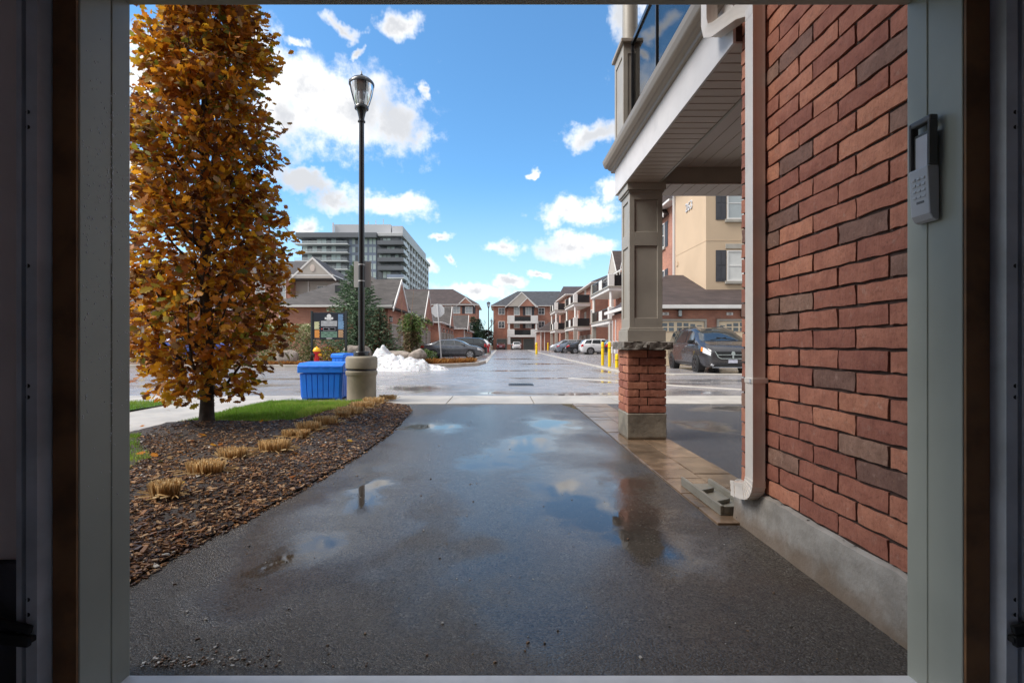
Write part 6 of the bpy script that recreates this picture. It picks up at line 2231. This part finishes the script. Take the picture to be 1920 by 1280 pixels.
def car(name, label, cat, kind, mat, loc, rz, rims=None, group=None, detail=False):
    S = CARS[kind]
    T = thing(name, label, cat, (0, 0, 0), group, local=True)
    L = S['L']

    def sec(x):
        w, zs, zt = tab(S['wid'], x), tab(S['belt'], x), tab(S['top'], x)
        zt = max(zt, zs + 0.02)
        e = max(0, abs(x) - L / 2 + 0.35) / 0.35
        zb = 0.20 + 0.10 * e
        h = zt - zs
        q = min(1, h / 0.45)
        wr = w * 0.97 - 0.03 - 0.22 * q
        y7, z7 = (w * 0.93) * (1 - q) + (wr + 0.03) * q, zs + h * (0.55 * (1 - q) + 0.88 * q)
        return [(0, zb), (w * 0.82, zb), (w * 0.95, zb + 0.06), (w * 0.995, zb + 0.20), (w, zb + (zs - zb) * 0.62), (w * 0.985, zs - 0.05), (w * 0.955, zs), (y7, z7), (wr * 0.80, zt - 0.025 * q), (0, zt)]

    def S_(x, k):
        p = sec(x)
        s_ = 1 if k >= 0 else -1
        k = abs(k)
        i = min(int(k), 8)
        f = k - i
        return Vector((x, s_ * (p[i][0] + (p[i + 1][0] - p[i][0]) * f), p[i][1] + (p[i + 1][1] - p[i][1]) * f))
    N = 46
    rings = []
    for j in range(N + 1):
        x = -L / 2 + L * j / N
        p = sec(x)
        rings.append([(x, y, z) for y, z in p] + [(x, -y, z) for y, z in reversed(p[1:-1])])
    body = MB().ring(rings).build('body', mat, T, smooth='all')

    def patch(nm, mt, fn, nu=8, nv=4, off=0.008, parent=T):
        pts = [[fn(i / nu, j / nv) for i in range(nu + 1)] for j in range(nv + 1)]
        ctr = Vector((0, 0, 0.7))
        vs = []
        for j in range(nv + 1):
            for i in range(nu + 1):
                a = pts[j][min(i + 1, nu)] - pts[j][max(i - 1, 0)]
                b_ = pts[min(j + 1, nv)][i] - pts[max(j - 1, 0)][i]
                n_ = a.cross(b_)
                if n_.length > 1e-9:
                    n_.normalize()
                if n_.dot(pts[j][i] - ctr) < 0:
                    n_ = -n_
                vs.append(pts[j][i] + n_ * off)
        fs = [(j * (nu + 1) + i, j * (nu + 1) + i + 1, (j + 1) * (nu + 1) + i + 1, (j + 1) * (nu + 1) + i) for j in range(nv) for i in range(nu)]
        return MB().add(vs, fs).build(nm, mt, parent, smooth='all')

    # windscreen, rear window, side windows
    x0, x1 = S['ws']
    patch('windscreen', mCarG, lambda a, b_: (lambda x, k: S_(x, k))(x1 + (x0 - x1) * b_, (9 - 1.75 * abs(2 * a - 1)) * (1 if a >= 0.5 else -1)), 12, 6)
    x0r, x1r = S['rw']
    patch('rear_window', mCarG, lambda a, b_: S_(x0r + (x1r - x0r) * b_, (9 - 1.6 * abs(2 * a - 1)) * (1 if a >= 0.5 else -1)), 12, 5)
    for s_ in (-1, 1):
        for (a0, a1, t0, t1) in S['side']:
            patch('side_window', mCarG, lambda a, b_, s_=s_, a0=a0, a1=a1, t0=t0, t1=t1: S_((a0 + (a1 - a0) * a) * (1 - b_) + (t0 + (t1 - t0) * a) * b_, s_ * (6.12 + 0.80 * b_)), 8, 4)
        # lights
        hl = patch('headlight', mHead, lambda a, b_, s_=s_: S_(L / 2 - 0.42 + 0.38 * a, s_ * (4.35 + (1.15 + 0.3 * (1 - a)) * b_)), 5, 3, 0.012)
        if S['tail'] == 'low':
            patch('tail_light', mTail, lambda a, b_, s_=s_: S_(-L / 2 + 0.02 + 0.34 * a, s_ * (4.5 + 1.3 * b_)), 5, 3, 0.012)
        else:
            patch('tail_light', mTail, lambda a, b_, s_=s_: S_(-L / 2 + 0.02 + 0.22 * a, s_ * (4.3 + 1.9 * b_)), 4, 4, 0.012)
        # sill strip and mirror
        patch('sill_strip', mTrimB, lambda a, b_, s_=s_: S_(S['axle'][0] + 0.42 + (S['axle'][1] - S['axle'][0] - 0.84) * a, s_ * (1.7 + 1.0 * b_)), 8, 2, 0.006)
        mx = S['side'][2][1] - 0.12
        pm_ = S_(mx, s_ * 6.1)
        MB().obox((pm_.x + 0.02, pm_.y + s_ * 0.14, pm_.z + 0.07), (0.12, 0.22, 0.15)).build('mirror', mTrimB if detail else mat, T, bevel=0.04)
        # door seams as thin recess lines
        for xd in (S['side'][1][0] - 0.03, S['side'][2][0] - 0.03):
            patch('door_seam', mTrimB, lambda a, b_, s_=s_, xd=xd: S_(xd + 0.012 * a, s_ * (2.6 + 3.3 * b_)), 1, 6, 0.003)
        for xd in (S['side'][1][0] + 0.15, S['side'][2][0] + 0.15):
            ph = S_(xd, s_ * 5.4)
            MB().obox((ph.x, ph.y + s_ * 0.015, ph.z - 0.05), (0.18, 0.03, 0.03)).build('door_handle', mChrome if detail else mat, T, bevel=0.008)
    # wheels in dark arches
    r = S['r']
    for xa in S['axle']:
        for s_ in (-1, 1):
            w = tab(S['wid'], xa)
            arch = MB()
            arch.ring([[(xa + math.cos(q) * r * 1.17, y, r + math.sin(q) * r * 1.17) for q in [2 * math.pi * k / 28 for k in range(28)]] for y in (s_ * (w - 0.25), s_ * (w + 0.006))])
            arch.build('wheel_arch', mTrimB, T)
            wh = MB()
            prof = [(r * 0.66, -0.10), (r * 0.92, -0.105), (r, -0.07), (r, 0.07), (r * 0.93, 0.105), (r * 0.68, 0.11), (r * 0.66, 0.09)]
            wh.ring([[(xa + math.cos(q) * rr_, s_ * (w - 0.085 + yy_), r + math.sin(q) * rr_) for q in [2 * math.pi * k / 28 for k in range(28)]] for rr_, yy_ in prof], True, True)
            tyre = wh.build('wheel', mTyre, T, smooth=True)
            rm = MB()
            yo = s_ * (w + 0.012)
            for k in range(5):
                q = 2 * math.pi * k / 5 + 0.3
                c_, sn_ = math.cos(q), math.sin(q)
                ww = 0.055
                rm.prism([(-ww, 0.04), (ww, 0.04), (ww * 1.25, r * 0.64), (-ww * 1.25, r * 0.64)], 0, 0.02, lambda a, b_, h, c_=c_, sn_=sn_: (xa + c_ * b_ - sn_ * a, yo + s_ * h, r + sn_ * b_ + c_ * a))
            rm.ring([[(xa + math.cos(q) * rr_, yo + s_ * yy_, r + math.sin(q) * rr_) for q in [2 * math.pi * k / 28 for k in range(28)]] for rr_, yy_ in ((r * 0.60, 0.0), (r * 0.70, 0.0), (r * 0.70, 0.02), (r * 0.62, 0.02))], True, False)
            rm.build('rim', rims or mRim, tyre)
    # bumper trim, grille, plates
    zg = tab(S['belt'], L / 2)
    if not detail:
        B((L / 2 - 0.02, -0.36, 0.42), (L / 2 + 0.012, 0.36, 0.56), 'grille', mTrimB, T, bevel=0.01)
        B((L / 2 - 0.03, -0.46, 0.31), (L / 2 + 0.010, 0.46, 0.39), 'air_intake', mTrimB, T, bevel=0.01)
    B((-L / 2 - 0.012, -0.26, 0.62), (-L / 2 + 0.02, 0.26, 0.73), 'plate', mPlate, T)
    B((-L / 2 - 0.014, -0.55, 0.32), (-L / 2 + 0.03, 0.55, 0.44), 'rear_bumper', mTrimB, T, bevel=0.01)
    if detail:
        xf = L / 2
        gp = [(-0.62, 0.80), (-0.50, 0.60), (-0.40, 0.555), (0.40, 0.555), (0.50, 0.60), (0.62, 0.80)]
        g = MB().prism(gp, xf - 0.05, xf + 0.02, lambda a, c, h: (h, a, c)).build('grille', mTrimB, T, bevel=0.01)
        ring_o = [(-0.66, 0.82), (-0.53, 0.585), (-0.42, 0.53), (0.42, 0.53), (0.53, 0.585), (0.66, 0.82)]
        for i in range(5):
            (a0, c0), (a1, c1) = ring_o[i], ring_o[i + 1]
            (b0, d0), (b1, d1) = gp[i], gp[i + 1]
            MB().prism([(a0, c0), (a1, c1), (b1, d1), (b0, d0)], xf - 0.03, xf + 0.035, lambda a, c, h: (h, a, c)).build('grille_surround', mChrome, g)
        B((xf - 0.01, -0.55, 0.672), (xf + 0.032, 0.55, 0.692), 'grille_bar', mChrome, g)
        B((xf - 0.01, -0.028, 0.56), (xf + 0.036, 0.028, 0.81), 'grille_bar', mChrome, g)
        MB().prism([(-0.06, 0.77), (-0.07, 0.70), (0, 0.635), (0.07, 0.70), (0.06, 0.77), (0.03, 0.80), (-0.03, 0.80)], xf + 0.036, xf + 0.044, lambda a, c, h: (h, a, c)).build('grille_emblem', mChrome, g)
        B((xf - 0.03, -0.62, 0.24), (xf + 0.012, 0.62, 0.36), 'air_intake', mTrimB, T, bevel=0.02)
        B((xf - 0.02, -0.16, 0.385), (xf + 0.03, 0.16, 0.50), 'plate', mPlate, T, bevel=0.005)
        B((xf - 0.10, -0.72, 0.215), (xf + 0.02, 0.72, 0.236), 'chrome_lip', mChrome, T, bevel=0.006)
        for s_ in (-1, 1):
            c_ = S_(xf - 0.12, s_ * 3.1)
            MB().tube([(xf - 0.16, s_ * 0.70, 0.325), (xf - 0.02, s_ * 0.70, 0.325)], 0.05, 12).build('fog_light', mHead, T)
            patch('indicator', mOrange, lambda a, b_, s_=s_: S_(L / 2 - 0.55 + 0.13 * a, s_ * (4.5 + 1.0 * b_)), 3, 3, 0.013)
            MB().tube([S_(0.35, s_ * 8.05) + Vector((0, 0, 0.0)), S_(0.2, s_ * 8.05) + Vector((0, 0, 0.06)), S_(-1.9, s_ * 8.05) + Vector((0, 0, 0.06)), S_(-2.05, s_ * 8.05)], 0.018, 6).build('roof_rail', mTrimB, T)
            MB().tube([S_(1.68, s_ * 8.3) + Vector((0, 0, 0.015)), S_(1.50, s_ * 8.9) + Vector((0.0, -s_ * 0.25, 0.02))], 0.012, 5).build('wiper', mTrimB, T)
    T.location = loc
    T.rotation_euler = (0, 0, rz)
    return T


p_grey = paint('paint_dark_grey', (0.10, 0.105, 0.12))
p_van = paint('paint_graphite', (0.045, 0.043, 0.048))
p_black = paint('paint_black', (0.012, 0.013, 0.017))
p_white = paint('paint_white', (0.68, 0.69, 0.71), 0.0)
p_silver = paint('paint_silver', (0.36, 0.37, 0.39), 0.6)
p_blueg = paint('paint_blue_grey', (0.17, 0.20, 0.25), 0.5)
p_red = paint('paint_maroon', (0.14, 0.012, 0.018))
p_rd2 = paint('paint_red', (0.40, 0.015, 0.02), 0.1)
p_blue = paint('paint_blue', (0.02, 0.06, 0.33), 0.2)
ZR = -0.008
car('minivan', 'graphite minivan facing the viewer on the drive right of the brick pillar', 'minivan', 'van', p_van, (8.52, 20.45, ZR), rad(-93), mRimD, None, True)
car('sedan', 'dark grey sedan parked side-on behind the octagonal sign', 'car', 'sedan', p_grey, (-3.62, 37.6, ZR), rad(-2), mRim, 'cars parked along the left garages')
car('suv', 'black sport utility car parked tail-out just beyond the dark grey sedan', 'car', 'suv', p_black, (X_(913, 43.5) - 2.3, 43.6, ZR), rad(180), mRim, 'cars parked along the left garages')
car('sedan', 'red car half hidden behind the black one on the left', 'car', 'sedan', p_rd2, (X_(917, 48) - 2.35, 48.0, ZR), rad(180), mRim, 'cars parked along the left garages')
car('suv', 'white car showing only its roof behind the red one on the left', 'car', 'suv', p_white, (X_(919, 53.5) - 2.3, 53.5, ZR), rad(180), mRim, 'cars parked along the left garages')
car('sedan', 'maroon car with its tail to us before the far house at the street end', 'car', 'sedan', p_red, (X_(939, 103), 103.5, ZR), rad(90), mRim, 'cars before the far house')
car('suv', 'white sport utility car under the far balconies at the street end', 'car', 'suv', p_white, (X_(968.5, 101), 102.0, ZR), rad(90), mRim, 'cars before the far house')
car('suv', 'white sport utility car, nearest of the row under the right balconies', 'car', 'suv', p_white, (X_(1087, 54) + 2.3, 54.0, ZR), rad(2), mRim, 'cars parked under the right balconies')
car('sedan', 'black sedan between the white and the blue-grey car under the right balconies', 'car', 'sedan', p_black, (X_(1061, 58) + 2.35, 58.0, ZR), rad(0), mRim, 'cars parked under the right balconies')
car('sedan', 'blue-grey sedan between the black and the silver car under the right balconies', 'car', 'sedan', p_blueg, (X_(1043, 62.5) + 2.35, 62.5, ZR), rad(0), mRim, 'cars parked under the right balconies')
car('minivan', 'silver minivan nose-out at the far end of the row under the right balconies', 'minivan', 'van', p_silver, (X_(1030, 67.5) + 2.6, 67.5, ZR), rad(180), mRim, 'cars parked under the right balconies')
car('suv', 'dark car half hidden behind the bollards and the near right balcony column', 'car', 'suv', p_black, (X_(1134, 49) + 2.3, 49.4, ZR), rad(0), mRim, 'cars parked under the right balconies')
car('sedan', 'blue car glimpsed through the oak leaves', 'car', 'sedan', p_blue, (-16.6, 27.2, 0.108), rad(10), mRim)
